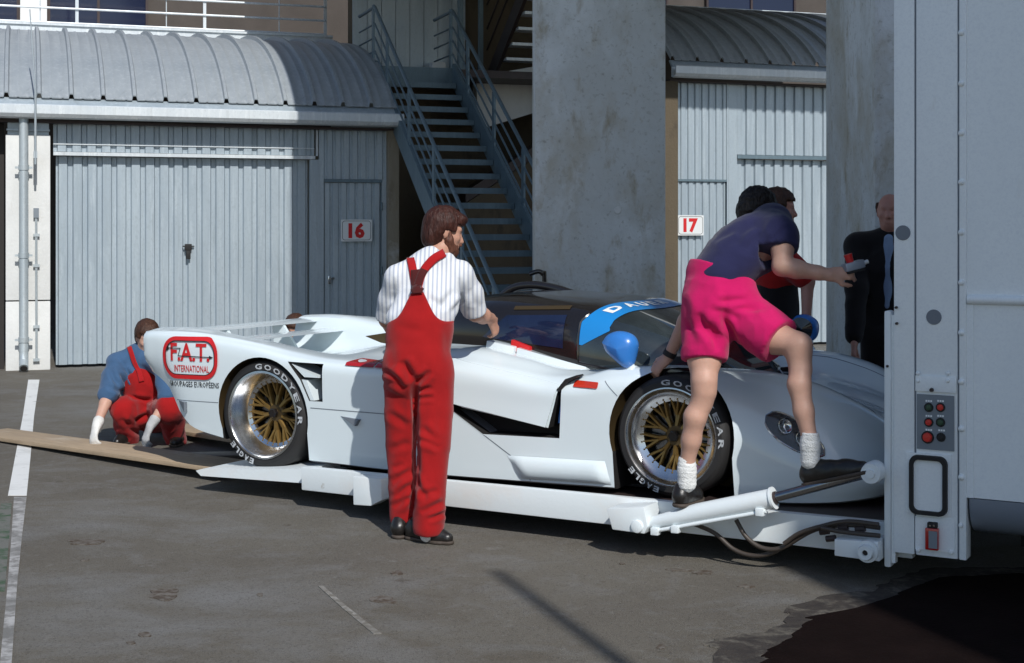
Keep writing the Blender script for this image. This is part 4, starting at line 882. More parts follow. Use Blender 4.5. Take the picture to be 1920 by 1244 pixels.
fr = pt_(1742,910); ww_, hh_ = pt_(1777,910).x-pt_(1707,910).x, pt_(1742,855).z-pt_(1742,965).z
quad_box('lamp_plate', (1698,848), (1783,969), YT-.008, YT-.001, M['truck_white'])
o_, i_ = round_rect(ww_, hh_, .035), round_rect(ww_-.036, hh_-.036, .024); n = len(o_); mbx = MB()
vs = [Vector((fr.x+a, YT-.03, fr.z+b2)) for a, b2 in o_]+[Vector((fr.x+a, YT-.03, fr.z+b2)) for a, b2 in i_]+[Vector((fr.x+a*1.02, YT-.008, fr.z+b2*1.02)) for a, b2 in o_]+[Vector((fr.x+a, YT-.009, fr.z+b2)) for a, b2 in i_]
fs = []
for k in range(n):
    k2 = (k+1) % n; fs += [(k,k2,n+k2,n+k),(k,2*n+k,2*n+k2,k2),(n+k,n+k2,3*n+k2,3*n+k)]
mbx.add(vs, fs); mbx.build('hatch_seal', M['black_matt'], TRK, smooth=40)
mbx = MB(); mbx.prism([Vector((fr.x+a, 0, fr.z+b2)) for a, b2 in round_rect(ww_-.037, hh_-.037, .024)], (0,YT-.016,0), (0,YT-.009,0)); mbx.build('hatch', M['truck_white'], TRK)
quad_box('lower_plate', (1716,968), (1790,1038), YT-.006, YT-.001, M['truck_white'])
sk = quad_box('socket_box', (1734,990), (1759,1034), YT-.035, YT-.006, M['red_lens'], bevel=.006)
quad_box('socket_cover', (1741,996), (1757,1030), YT-.042, YT-.036, M['grey_panel'], parent=sk)
quad_box('socket_cap', (1738,980), (1756,992), YT-.035, YT-.006, M['black_matt'], parent=sk, bevel=.004)
for px in (1744,1751):
    c = pt_(px, 986, YT-.035); mbx = MB(); mbx.lathe([(0,-.003),(.004,-.003),(.0045,0)], 10, 'y', (c.x, YT-.035, c.z)); mbx.build('socket_eye', M['chrome'], sk)
for px, py in ((1722,1031),(1784,1035),(1802,985)):
    c = pt_(px, py); mbx = MB(); mbx.lathe([(0,-.016),(.008,-.015),(.011,-.006)], 10, 'y', (c.x, YT, c.z)); mbx.build('rivet', M['truck_white'], TRK, smooth=50)
mbx = MB(); mbx.prism([Vector((0, YT+.16-.15*math.cos(R(a)), zbb-.004-.17*math.sin(R(a)))) for a in range(0, 181, 12)], (x1+.01,0,0), (x1+2.6,0,0)); mbx.build('side_skirt', M['tank_grey'], TRK, smooth=40)
mbx = MB(); mbx.box((x1+.1, -.5, zbb-.35), (xE, -.42, zbb-.08)); mbx.box((x1+.1, .42, zbb-.35), (xE, .5, zbb-.08)); mbx.build('chassis_rail', M['black_matt'], TRK)
for xx in (x1+2.9, x1+4.1):
    for s in (-1, 1):
        mbx = MB(); mbx.lathe([(0,.0),(.26,.0),(.28,.02),(.42,.0),(.48,.04),(.48,.26),(.40,.3),(0,.3)], 36, 'y', (xx, 0, .48+GZ)); mbx.v = [(p[0], (p[1]-1.2)*(-s) if s > 0 else p[1]-1.2, p[2]) for p in mbx.v]; mbx.build('truck_wheel', M['rubber'], TRK, smooth=40)

# ================================================================== PLANKS
def plank(label, pa, pb_, wd, za, zb_, th=.03):
    a = gnd(*pa, za); b_ = gnd(*pb_, zb_); e = empty('timber_plank', a, 0, label, 'plank', None)
    d = (b_-a); L = d.length; yaw = math.atan2(d.y, d.x); pit = -math.asin(d.z/L); e.rotation_euler = (0, pit, yaw); e.location = a
    mbx = MB(); mbx.box((0, -.0, -th), (L, wd, 0)); mbx.build('board', M['wood'], e, bevel=.004)
    return e
plank('long pale plank leading from the left edge onto the ramp', (-60, 812), (405, 878), .34, .034, .10)
plank('short pale plank lying behind the kneeling worker', (262, 797), (470, 828), .30, .034, .12)
blk = empty('timber_block', gnd(355, 868, 0), R(10), 'dark timber block lying under the plank by the rear wheel', 'block'); mbx = MB(); mbx.box((-.05,-.04,0),(.5,.16,.05)); mbx.build('block', M['hose'], blk, bevel=.006)
# ================================================================== PEOPLE (smooth signed-distance figures)
from mathutils import noise as MN
class SDF:
    def __init__(s): s.p = []; s.cuts = []
    def cone(s, a, b, ra, rb, k=.025, sq=None, sub=False):
        s.p.append(('c', np.array(a, float), np.array(b, float), ra, rb, k, sq, sub)); return s
    def chain(s, pts, k=.025, sq=None):
        for (a, ra), (b, rb) in zip(pts[:-1], pts[1:]): s.cone(a, b, ra, rb, k, sq)
        return s
    def ell(s, c, r, rot=None, k=.025, sub=False):
        s.p.append(('e', np.array(c, float), np.array(r, float), np.array(rot if rot is not None else np.eye(3), float), 0, k, None, sub)); return s
    def mesh(s, vox):
        lo = np.full(3, 1e9); hi = -lo; B = []
        for q in s.p:
            if q[0] == 'c': m = max(q[3], q[4]); l = np.minimum(q[1], q[2])-m; h = np.maximum(q[1], q[2])+m
            else: m = q[2].max(); l = q[1]-m; h = q[1]+m
            B.append((l, h))
            if not q[7]: lo = np.minimum(lo, l); hi = np.maximum(hi, h)
        lo = lo-vox*3; n = np.ceil((hi+vox*3-lo)/vox).astype(int)+1; Fd = np.full(n, .3, np.float32)
        ax = [lo[i]+vox*np.arange(n[i]) for i in range(3)]
        for q, (l, h) in zip(s.p, B):
            pad = .02+q[5]*1.2+vox*2; i0 = np.clip(np.floor((l-pad-lo)/vox).astype(int), 0, n-1); i1 = np.clip(np.ceil((h+pad-lo)/vox).astype(int)+1, 1, n)
            if (i1 <= i0).any(): continue
            X, Y, Z = np.meshgrid(*[ax[i][i0[i]:i1[i]] for i in range(3)], indexing='ij'); P = np.stack([X, Y, Z], -1)
            if q[0] == 'c':
                a, b, ra, rb, sq = q[1], q[2], q[3], q[4], q[6]; ba = b-a; L2 = max(1e-9, ba @ ba); pa = P-a; t = np.clip((pa @ ba)/L2, 0, 1); d = pa-t[..., None]*ba
                if sq is not None:
                    nn = np.array(sq[0], float); nn = nn/np.linalg.norm(nn); dn = d @ nn; d = d+nn*(dn*(1/sq[1]-1))[..., None]
                    D = (np.sqrt((d*d).sum(-1))-(ra+(rb-ra)*t))*sq[1]**.5
                else: D = np.sqrt((d*d).sum(-1))-(ra+(rb-ra)*t)
            else:
                pl_ = (P-q[1]) @ q[3]; k0 = np.sqrt(((pl_/q[2])**2).sum(-1)); k1 = np.sqrt(((pl_/q[2]**2)**2).sum(-1))+1e-9; D = k0*(k0-1)/k1
            sl = tuple(slice(i0[i], i1[i]) for i in range(3)); A = Fd[sl]; k = q[5]
            if q[7]: D = -D; hh = np.clip(.5-.5*(D-A)/k*-1*-1, 0, 1); hh = np.clip(.5+.5*(D-A)/k, 0, 1); Fd[sl] = A*(1-hh)+D*hh+k*hh*(1-hh)
            else: hh = np.clip(.5+.5*(D-A)/k, 0, 1); Fd[sl] = D*(1-hh)+A*hh-k*hh*(1-hh)
        if s.cuts:
            X, Y, Z = np.meshgrid(*ax, indexing='ij'); P = np.stack([X, Y, Z], -1)
            for c in s.cuts: Fd = np.maximum(Fd, c(P)).astype(np.float32)
        return nets(Fd, lo, vox)
def nets(Fd, lo, vox):
    S = Fd < 0; n = np.array(Fd.shape); c = n-1
    acc = np.zeros((*c, 3), np.float32); cnt = np.zeros(c, np.float32)
    offs = [(0,0),(0,1),(1,0),(1,1)]
    for axn in range(3):
        sa = [slice(None)]*3; sb = [slice(None)]*3; sa[axn] = slice(0, -1); sb[axn] = slice(1, None)
        A, Bv = Fd[tuple(sa)], Fd[tuple(sb)]; cr = (A < 0) != (Bv < 0); idx = np.argwhere(cr)
        t = A[cr]/(A[cr]-Bv[cr]); pos = idx.astype(np.float32); pos[:, axn] += t
        o1, o2 = [i for i in range(3) if i != axn]
        for a, b in offs:
            cell = idx.copy(); cell[:, o1] -= a; cell[:, o2] -= b
            ok = ((cell >= 0) & (cell < c)).all(1); ce = cell[ok]
            np.add.at(acc, (ce[:,0], ce[:,1], ce[:,2]), pos[ok]); np.add.at(cnt, (ce[:,0], ce[:,1], ce[:,2]), 1)
    act = cnt > 0; ids = -np.ones(c, int); ids[act] = np.arange(act.sum()); V = acc[act]/cnt[act][:, None]*vox+lo
    Fc = []
    for axn in range(3):
        sa = [slice(None)]*3; sb = [slice(None)]*3; sa[axn] = slice(0, -1); sb[axn] = slice(1, None)
        cr = S[tuple(sa)] != S[tuple(sb)]; idx = np.argwhere(cr); ins = S[tuple(sa)][cr]; o1, o2 = [(1,2),(2,0),(0,1)][axn]
        q = []
        for a, b in ((0,0),(1,0),(1,1),(0,1)):
            cell = idx.copy(); cell[:, o1] -= a; cell[:, o2] -= b; q.append(cell)
        ok = np.all([((x >= 0) & (x < c)).all(1) for x in q], 0)
        F_ = np.stack([ids[x[ok][:,0], x[ok][:,1], x[ok][:,2]] for x in q], 1); fl = ins[ok]
        F_[~fl] = F_[~fl][:, ::-1]; Fc.append(F_)
    return V, np.concatenate(Fc)
def crease(p, n, lst):
    if n.y > .35: return 0
    px = 960+FPX*p.x/p.y; py = HOR-FPX*(p.z-CAMH)/p.y; tot = 0
    for x0, y0, x1, y1, w_, dep in lst:
        dx, dy = x1-x0, y1-y0; L2 = dx*dx+dy*dy; t = ((px-x0)*dx+(py-y0)*dy)/L2
        if t < -.15 or t > 1.15: continue
        tc = max(0, min(1, t)); d = math.hypot(px-x0-dx*tc, py-y0-dy*tc)/w_
        if d > 5: continue
        e = 1-abs(2*tc-1)**3; tot += dep*e*(-math.exp(-d*d)+.55*math.exp(-(d-2.1)**2/1.2))
    return tot
def fpart(name, sd, vox, m, parent, disp=None, smooth_it=2, creases=None):
    V, Fc = sd.mesh(vox)
    me = bpy.data.meshes.new(name); me.from_pydata(V.tolist(), [], Fc.tolist()); me.update()
    # light smoothing then cloth displacement along the normals
    bm = bmesh.new(); bm.from_mesh(me); bmesh.ops.remove_doubles(bm, verts=bm.verts, dist=vox*.05)
    for _ in range(smooth_it): bmesh.ops.smooth_vert(bm, verts=bm.verts, factor=.5, use_axis_x=True, use_axis_y=True, use_axis_z=True)
    bm.normal_update()
    if disp:
        mv = [(v, v.normal*(disp(v.co)+(crease(v.co, v.normal, creases) if creases else 0))) for v in bm.verts]
        for v, d in mv: v.co += d
    off = root_of(parent).location
    for v in bm.verts: v.co -= off
    bm.to_mesh(me); bm.free(); o = obj(name, me, m, parent, 180)
    return o
def root_of(p):
    while p.parent: p = p.parent
    return p
def folds(amp, sc, seed=0., ridge=.5):
    sc = Vector(sc)
    def f(p):
        q = Vector((p.x*sc.x+seed, p.y*sc.y+seed*1.7, p.z*sc.z)); a = MN.noise(q); r_ = 1-2*abs(MN.noise(q*.62+Vector((5, 1, 2))))
        return amp*(a*(1-ridge)+r_*ridge)
    return f
def V3(*a): return Vector(a)
def frame(fwd, up=(0,0,1)):
    f = Vector(fwd).normalized(); l = Vector(up).cross(f).normalized(); u = f.cross(l); return f, l, u     # forward, left, up
def rotm(f, l, u): return np.array([[f.x, l.x, u.x],[f.y, l.y, u.y],[f.z, l.z, u.z]])
def add_head(S, c, fr, sc=1.0):
    f, l, u = fr; Rm = rotm(f, l, u); g_ = lambda a, b, d: c+(f*a+l*b+u*d)*sc
    S.ell(g_(-.012,0,.028), np.array((.097,.076,.092))*sc, Rm, .02)
    S.ell(g_(.03,0,-.035), np.array((.062,.058,.075))*sc, Rm, .03)
    S.ell(g_(.055,0,-.088), np.array((.032,.034,.024))*sc, Rm, .025)                      # chin
    S.cone(g_(.078,0,.018), g_(.104,0,-.022), .009*sc, .014*sc, .012); S.ell(g_(.098,0,-.027), np.array((.014,.019,.011))*sc, Rm, .008)   # nose
    for s in (-1, 1):
        S.cone(g_(.078,s*.015,.034), g_(.068,s*.045,.036), .010*sc, .010*sc, .012)         # brow
        S.ell(g_(.080,s*.031,.012), np.array((.013,.017,.010))*sc, Rm, .008, True)          # socket
        S.ell(g_(.068,s*.031,.011), np.array((.014,.013,.012))*sc, Rm, .003)                # eye
        S.ell(g_(.058,s*.045,-.015), np.array((.022,.018,.018))*sc, Rm, .02)                # cheek
        S.ell(g_(-.012,s*.078,-.002), np.array((.020,.009,.032))*sc, Rm, .006)              # ear
        S.ell(g_(-.004,s*.088,-.002), np.array((.009,.006,.016))*sc, Rm, .005, True)
    S.cone(g_(.088,.018,-.058), g_(.088,-.018,-.058), .009*sc, .009*sc, .006); S.cone(g_(.085,.014,-.071), g_(.085,-.014,-.071), .009*sc, .009*sc, .006)
def add_hand(S, w_, d, nrm, side, curl=.5, sc=1.0, spread=.0, thumb=.6, r=.0088):
    """w_ wrist, d along the hand, nrm out of the back of the hand, side +1/-1 thumb side along d x nrm"""
    d = Vector(d).normalized(); nrm = Vector(nrm); nrm = (nrm-d*nrm.dot(d)).normalized(); t = d.cross(nrm)*side
    S.chain([(w_, .026*sc), (w_+d*.03*sc, .031*sc), (w_+d*.085*sc, .037*sc)], .02, (nrm, .52))
    for i, (o_, L_) in enumerate(((.030,.072),(.010,.082),(-.010,.076),(-.029,.060))):
        p = w_+d*.088*sc+t*o_*sc; dr = (d+t*(1.5-i)*spread).normalized(); a = curl*(.8+.12*i); pts = [(p, (r+.001)*sc)]
        for k, fr_ in enumerate((.42,.32,.26)):
            q = Quaternion(t*side, -side*a*(1.0 if k else .8)) if False else Quaternion(dr.cross(-nrm).normalized() if dr.cross(-nrm).length > 1e-4 else t, a*(.8 if k == 0 else 1))
            dr = (q @ dr).normalized(); p = p+dr*L_*fr_*sc; pts.append((p, (r-.0008*k)*sc))
            ax_ = dr
        S.chain(pts, .006)
    p = w_+d*.028*sc+t*.026*sc; d1 = (d*.65+t*.75-nrm*.25).normalized(); d2 = (d*.9+t*.25*(1-thumb)-nrm*.55*thumb).normalized()
    S.chain([(p, .015*sc), (p+d1*.038*sc, .0115*sc), (p+d1*.038*sc+d2*.03*sc, .0098*sc), (p+d1*.038*sc+d2*.05*sc, .0085*sc)], .01)
def shoe(name, heel, toe, parent, m, sole_m, wd=.045, hgt=.095, z=None):
    h, t = Vector(heel), Vector(toe); d = (t-h); L_ = d.length; d.normalize(); up = Vector((0,0,1)); up = (up-d*up.dot(d)).normalized(); sv = d.cross(up)
    S = SDF(); base = lambda a, b, c: h+d*(a*L_)+sv*b+up*c
    S.chain([(base(.14,0,.048), .046), (base(.40,0,.044), .044), (base(.70,0,.036), .044), (base(.90,0,.030), .034)], .03, (sv, .92))
    S.chain([(base(.16,0,.06), .042), (base(.20,0,hgt), .040)], .03, (sv, .9)); S.cone(base(.3,0,.075), base(.62,0,.05), .032, .03, .03)
    S.ell(base(.21,0,hgt+.045), (.040,.040,.04), None, .008, True)
    hz = h; S.cuts.append(lambda P: -((P-np.array(hz)) @ np.array(up))+.012)
    o = fpart(name, S, .006, m, parent, folds(.0015, (40,40,40)))
    S = SDF(); S.chain([(base(.12,0,.02), .044), (base(.45,0,.02), .040), (base(.72,0,.02), .047), (base(.92,0,.02), .036)], .03)
    S.cuts.append(lambda P: -((P-np.array(hz)) @ np.array(up))); S.cuts.append(lambda P: ((P-np.array(hz)) @ np.array(up))-.020)
    fpart('sole', S, .006, sole_m, o, None, 1)
    return o
def mat_cloth(name, col, sc=260, b=.25, var=.12, rough=.9):
    m = mat(name, col, rough, bump=b, bscale=sc, var=var, vscale=9, spec=.15)
    m.node_tree.nodes['Principled BSDF'].inputs['Sheen Weight'].default_value = .15
    return m
def mat_hair(name, col):
    return mat(name, col, .5, bump=.5, bscale=110, var=.55, vscale=70, spec=.3, stretch=(1,1,.22))
def mat_skin(name, col):
    m = mat(name, col, .5, bump=.08, bscale=120, var=.1, vscale=14, spec=.35); b = m.node_tree.nodes['Principled BSDF']
    b.inputs['Subsurface Weight'].default_value = .12; b.inputs['Subsurface Radius'].default_value = (.012,.005,.003); return m
M['skin'] = mat_skin('skin', (.50,.27,.19)); M['skin_pale'] = mat_skin('pale_skin', (.53,.31,.23)); M['skin_ruddy'] = mat_skin('ruddy_skin', (.5,.24,.18))
M['overall_red'] = mat_cloth('red_overall', (.31,.008,.009)); M['strap_red'] = mat_cloth('red_strap', (.36,.010,.012)); M['strap_dark'] = mat_cloth('dark_elastic', (.07,.012,.012))
M['pink'] = mat_cloth('pink_cotton', (.52,.008,.105)); M['navy'] = mat_cloth('navy_jersey', (.020,.021,.066)); M['denim'] = mat_cloth('blue_shirt', (.05,.105,.20))
M['black_cloth'] = mat_cloth('black_cloth', (.016,.013,.013)); M['red_shirt'] = mat_cloth('red_shirt', (.4,.015,.013)); M['sock'] = mat_cloth('white_sock', (.78,.78,.76), 160, .5)
M['glove'] = mat_cloth('white_glove', (.7,.69,.66), 200, .4, .25); M['glove_grey'] = mat_cloth('grey_glove', (.42,.42,.42), 200, .4, .25)
M['shoe_black'] = mat('black_leather', (.013,.011,.010), .36, var=.3, vscale=25, bump=.1); M['shoe_sole'] = mat('dark_sole', (.06,.045,.035), .7)
M['hair_brown'] = mat_hair('brown_hair', (.045,.013,.008)); M['hair_dark'] = mat_hair('dark_hair', (.010,.007,.006)); M['hair_mid'] = mat_hair('mid_brown_hair', (.065,.028,.016)); M['beard'] = mat_hair('auburn_beard', (.13,.05,.03))
M['blue_jean'] = mat_cloth('dark_trousers', (.02,.02,.028)); M['pale_shirt'] = mat_cloth('pale_blue_shirt', (.25,.32,.45))
def mat_stripe(name, base, line, freq):
    m = mat_cloth(name, base); t = m.node_tree; b = t.nodes['Principled BSDF']; L = t.links.new
    tc = t.nodes.new('ShaderNodeTexCoord'); sp = t.nodes.new('ShaderNodeSeparateXYZ'); L(tc.outputs['Object'], sp.inputs[0])
    m1 = t.nodes.new('ShaderNodeMath'); m1.operation = 'MULTIPLY'; m1.inputs[1].default_value = freq; L(sp.outputs[0], m1.inputs[0])
    m2 = t.nodes.new('ShaderNodeMath'); m2.operation = 'SINE'; L(m1.outputs[0], m2.inputs[0])
    r_ = ramp(t, [(.0, base), (.55, base), (.80, line), (1, line)]); m3 = t.nodes.new('ShaderNodeMath'); m3.operation = 'MULTIPLY_ADD'; m3.inputs[1].default_value = .5; m3.inputs[2].default_value = .5
    L(m2.outputs[0], m3.inputs[0]); L(m3.outputs[0], r_.inputs[0]); L(r_.outputs[0], b.inputs['Base Color']); return m
M['shirt_stripe'] = mat_stripe('striped_shirt', (.74,.75,.76), (.45,.48,.56), 270)
def person(base, label, group=None): return empty('person', base, 0, label, 'person', group)
def hair_cap(S, c, fr, sc=1.0, back=.02, thick=.016, top=.0, low=-.03):
    f, l, u = fr; Rm = rotm(f, l, u); g_ = lambda a, b, d: c+(f*a+l*b+u*d)*sc
    S.ell(g_(-.018,0,.036+top), np.array((.100+thick,.078+thick,.094+thick))*sc, Rm, .02)
    S.ell(g_(-.055-back,0,low), np.array((.062,.074,.072))*sc, Rm, .03)
    # keep the face clear
    fc = np.array(c); F_ = np.array(f); U_ = np.array(u)
    S.cuts.append(lambda P: np.minimum(((P-fc) @ F_)-.042*sc+.35*np.abs((P-fc) @ U_-.02)*0, -((P-fc) @ U_)+.062*sc))
    S.cuts.append(lambda P: np.minimum(((P-fc) @ F_)+.02*sc, -((P-fc) @ U_)+.015*sc))
    return S

# ------------------------------------------------------------------ bearded man in red overalls
man = person(gnd(782, 1015, 0), 'bearded man in striped shirt and red overalls seen from behind beside the car')
hd = atY(834, 437, 7.78); fr = frame((.92,.26,-.26)); nb = atY(816, 488, 7.72)
shL, shR = atY(741, 516, 7.66), atY(868, 512, 7.74); elL, wrL = atY(725, 600, 7.80), atY(748, 648, 8.05); elR, wrR = atY(892, 588, 7.88), atY(921, 598, 8.10)
pel, wai, che = atY(783, 690, 7.55), atY(786, 625, 7.60), atY(803, 556, 7.68)
hipL, hipR, knL, knR, anL, anR = atY(754,706,7.56), atY(815,706,7.52), atY(751,835,7.60), atY(811,838,7.46), atY(759,968,7.60), atY(802,985,7.42)
S = SDF(); add_head(S, hd, fr); S.chain([(hd-Vector((0,0,.05)), .058), (nb, .062), (che, .09)], .03)
S.chain([(nb, .05), (shL, .045)], .03).chain([(nb, .05), (shR, .045)], .03)
S.chain([(che, .11), (wai, .11), (pel, .11)], .05)
for h_, k_, a_ in ((hipL, knL, anL), (hipR, knR, anR)): S.chain([(h_, .075), (k_, .05), (a_, .036)], .03)
S.chain([(shL, .048), (elL, .041), (wrL, .027)], .02); S.chain([(shR, .05), (elR, .045), (elR.lerp(wrR,.45), .044), (wrR, .030)], .02)
add_hand(S, wrR, (.25,.55,-.75), (.75,-.6,.2), -1, .55); add_hand(S, wrL, (.3,.8,-.3), (0,0,1), 1, .4)
fpart('body', S, .0075, M['skin'], man)
S = SDF(); hair_cap(S, hd, fr, 1.0, .004, .014, .004, -.03); S.ell(hd+fr[0]*.055+fr[2]*.095, (.05,.06,.028), rotm(*fr), .02); S.ell(hd-fr[0]*.062-fr[2]*.05, (.038,.055,.045), rotm(*fr), .03)
fpart('hair', S, .006, M['hair_brown'], man, folds(.007, (60,60,16), 1.0, .6), 1)
S = SDF(); g_ = lambda a, b, d: hd+fr[0]*a+fr[1]*b+fr[2]*d
S.ell(g_(.052,0,-.082), (.052,.060,.050), rotm(*fr), .02); S.ell(g_(.015,.052,-.05), (.03,.018,.045), rotm(*fr), .02); S.ell(g_(.015,-.052,-.05), (.03,.018,.045), rotm(*fr), .02); S.ell(g_(.096,0,-.066), (.02,.03,.012), rotm(*fr), .01, True)
S.cone(g_(.100,.02,-.044), g_(.100,-.02,-.044), .008, .008, .005)
for q in (-1,1): S.chain([(g_(.004,q*.066,.012), .013), (g_(.018,q*.066,-.035), .020), (g_(.045,q*.05,-.08), .026)], .015)
fpart('beard', S, .006, M['beard'], man, folds(.004, (90,90,60), 2.0), 1)
S = SDF(); bn = (0.05,1,0)
S.chain([(nb+V3(-.01,0,-.05), .09), (che, .158), (wai+V3(0,.0,.02), .145)], .06, (bn, .72)); S.chain([(shL+V3(.02,0,-.01), .066), (nb+V3(-.02,0,-.02), .078), (shR+V3(-.02,0,-.01), .072)], .05)
S.chain([(shL+V3(.010,0,-.02), .062), (shL.lerp(elL,.55), .060), (shL.lerp(elL,.95), .064)], .03)
S.chain([(shR+V3(-.018,0,-.01), .068), (shR.lerp(elR,.5), .066), (shR.lerp(elR,1.02), .066)], .03)
S.ell(wai+V3(-.01,.01,.08), (.166,.115,.09), None, .05)
for a_, b_ in ((shL, elL), (shR, elR)):
    dv = np.array((b_-a_).normalized()); pv = np.array(a_.lerp(b_, .97)); S.cuts.append(lambda P, dv=dv, pv=pv: np.where(np.sqrt(((P-pv)**2).sum(-1)) < .15, (P-pv) @ dv, -1))
# collar
for k in range(10):
    a0, a1 = 2*math.pi*k/10, 2*math.pi*(k+1)/10; cc = nb+V3(.004,.004,.012); q0 = cc+V3(.075*math.cos(a0), .068*math.sin(a0), .014*math.sin(a0)); q1 = cc+V3(.075*math.cos(a1), .068*math.sin(a1), .014*math.sin(a1)); S.cone(q0, q1, .018, .018, .02)
fw = folds(.006, (9,9,6), 3.0, .55); fw2 = folds(.004, (22,22,9), 4.0, .6); shirt = fpart('shirt', S, .0078, M['shirt_stripe'], man, lambda p: fw(p)+fw2(p), 1, [(862,520,868,572,5,.010),(868,560,846,588,5,.009),(740,520,736,570,5,.008),(735,590,770,560,6,.009),(800,560,840,580,6,.009),(852,545,820,582,6,.009),(880,540,890,575,6,.007),(760,500,752,545,7,.006)])
S = SDF()
S.chain([(hipL+V3(.01,0,0), .098), (hipL.lerp(knL,.5)+V3(.006,0,0), .092), (knL+V3(.006,0,0), .080), (knL.lerp(anL,.6), .074), (anL+V3(0,0,.0), .074)], .008)
S.chain([(hipR, .102), (hipR.lerp(knR,.5), .098), (knR, .087), (knR.lerp(anR,.6), .080), (anR+V3(.004,0,-.01), .080)], .008)
S.ell(pel+V3(0,.0,.03), (.166,.13,.15), None, .05); S.ell(pel+V3(-.065,-.045,-.02), (.095,.095,.11), None, .04); S.ell(pel+V3(.075,-.045,-.02), (.095,.095,.11), None, .04)
S.chain([(pel+V3(0,0,.05), .166), (wai, .164), (che+V3(-.01,0,.03), .178)], .05, (bn, .86))
bx, zc0 = wai.x-.005, atY(0,603,7.6).z
S.cuts.append(lambda P: P[...,2]-(zc0+.185*np.exp(-((P[...,0]-bx-.0)/.075)**2)+np.where(P[...,1] > 7.72, .1, 0)))
for a_ in (anL, anR): S.cuts.append(lambda P, a_=a_: np.where(np.hypot(P[...,0]-a_.x, P[...,1]-a_.y) < .13, (a_.z-.045)-P[...,2], -1))
f1, f2 = folds(.011, (10,10,9), 7.0, .7), folds(.020, (13,13,5), 9.0, .75)
def trous(p):
    lo_ = max(0, min(1, (.5-p.z)/.35)); kn = max(0, 1-abs(p.z-.52)/.22); hp = max(0, 1-abs(p.z-.80)/.18)
    hem = 0.0; vv = -.020*math.exp(-((p.x-pel.x-.01)/.02)**2)*max(0, 1-abs(p.z-.83)/.14)
    return .55*f1(p)*(.35+.8*hp+.6*kn+.5*lo_)+.55*f2(p)*(.15+.45*hp+.35*lo_)+hem+(vv if p.y < pel.y else 0)
CR1 = [(753,676,776,716,7,.030),(776,714,779,800,6,.022),(779,790,782,900,6,.02),(782,890,770,965,6,.018),(719,694,758,718,5,.016),(722,712,764,728,5,.012),(808,695,778,722,5,.018),(812,727,784,733,4.5,.013),(815,745,786,748,4,.009),
       (728,772,765,800,6,.010),(790,800,822,832,6,.011),(786,822,826,842,5,.011),(730,845,768,828,6,.008),(736,905,772,880,6,.014),(744,934,770,906,5,.014),(738,952,768,930,5,.013),(776,888,800,940,5,.013),(790,962,832,940,5,.014),(788,930,822,920,5,.010),(800,975,834,962,4,.011),(738,880,760,870,5,.008),
       (728,640,742,700,9,.006),(835,610,842,680,8,.006),(742,612,800,624,8,.005),(756,752,748,830,9,.007),(826,760,822,850,9,.007)]
ovr = fpart('overalls', S, .0078, M['overall_red'], man, trous, 1, CR1)
def obj_bvh(o):
    off = root_of(o).location; me_ = o.data; return BVHTree.FromPolygons([v.co+off for v in me_.vertices], [tuple(p.vertices) for p in me_.polygons])
def ribbon(name, trees, pts, wpx, m, parent, off=.007, n=10):
    P = catmull([Vector((x, y, 0)) for x, y in pts], n); rows_ = []
    for i, p in enumerate(P):
        d = (P[min(i+1, len(P)-1)]-P[max(i-1, 0)]).normalized(); nr = Vector((-d.y, d.x, 0)); row = []
        for k in range(5):
            q = p+nr*wpx*(k/4-.5); best = None
            for T_ in trees:
                hit = T_.ray_cast(Vector((0,0,CAMH)), ray(q.x, q.y).normalized())
                if hit[0] is not None and (best is None or hit[3] < best[3]): best = hit
            row.append(best[0]+best[1]*off if best else None)
        if all(r_ is not None for r_ in row): rows_.append(row)
    o_ = root_of(parent).location; A = [[p-o_ for p in r_] for r_ in rows_]; mbx = MB(); mbx.grid(A); oo = mbx.build(name, m, parent, smooth=60)
    md = oo.modifiers.new('s', 'SOLIDIFY'); md.thickness = .004; md.offset = 1; return oo
Ts = [obj_bvh(shirt), obj_bvh(ovr)]
ribbon('strap', Ts, [(781,545),(776,515),(771,490),(769,474)], 15, M['strap_red'], man); ribbon('strap', Ts, [(783,545),(793,512),(812,488),(832,476)], 15, M['strap_red'], man)
ribbon('strap_elastic', Ts, [(783,552),(781,530),(779,508)], 17, M['strap_dark'], man, .014); ribbon('strap_elastic', Ts, [(784,540),(790,520),(796,508)], 14, M['strap_dark'], man, .0155)
shoe('shoe', gnd(764,1010,0), gnd(846,1022,0), man, M['shoe_black'], M['shoe_sole']); shoe('shoe', gnd(748,1008,0)+V3(0,-.06,0), gnd(764,985,0), man, M['shoe_black'], M['shoe_sole'])
S = SDF(); S.chain([(anR, .045), (anR+V3(0,0,-.05), .042)], .02); fpart('sock', S, .008, M['sock'], man)

# ------------------------------------------------------------------ man in pink shorts
def carw(px, py, yc): return CMX @ pcar(px, py, yc)
fl_ = carw(1288, 948, -1.26); frr = carw(1560, 912, -1.27)
pk = person(Vector((fl_.x, fl_.y, fl_.z-.02)), 'man in pink shorts and navy shirt bending over the car from the lift arm')
YP = 7.0
pel, wai, che, nb = atY(1352,575,7.02), atY(1352,512,7.05), atY(1418,455,7.12), atY(1447,415,7.22); hd = atY(1421,400,7.36); fr = frame((.75,.60,-.25), (.3,.1,1))
shR, elR, wrR = atY(1468,438,6.98), atY(1466,500,6.90), atY(1556,516,6.86); shL, elL, wrL = atY(1405,438,7.38), atY(1300,575,7.40), atY(1253,670,7.46)
hipL, knL, anL = atY(1322,600,7.02), atY(1320,735,6.92), atY(1288,880,6.97); hipR, knR, anR = atY(1392,590,6.98), atY(1498,668,6.76), atY(1519,835,6.66)
S = SDF(); add_head(S, hd, fr); S.chain([(hd-fr[2]*.05, .058), (nb, .064), (che, .10)], .03); S.chain([(che, .12), (wai, .11), (pel, .11)], .05)
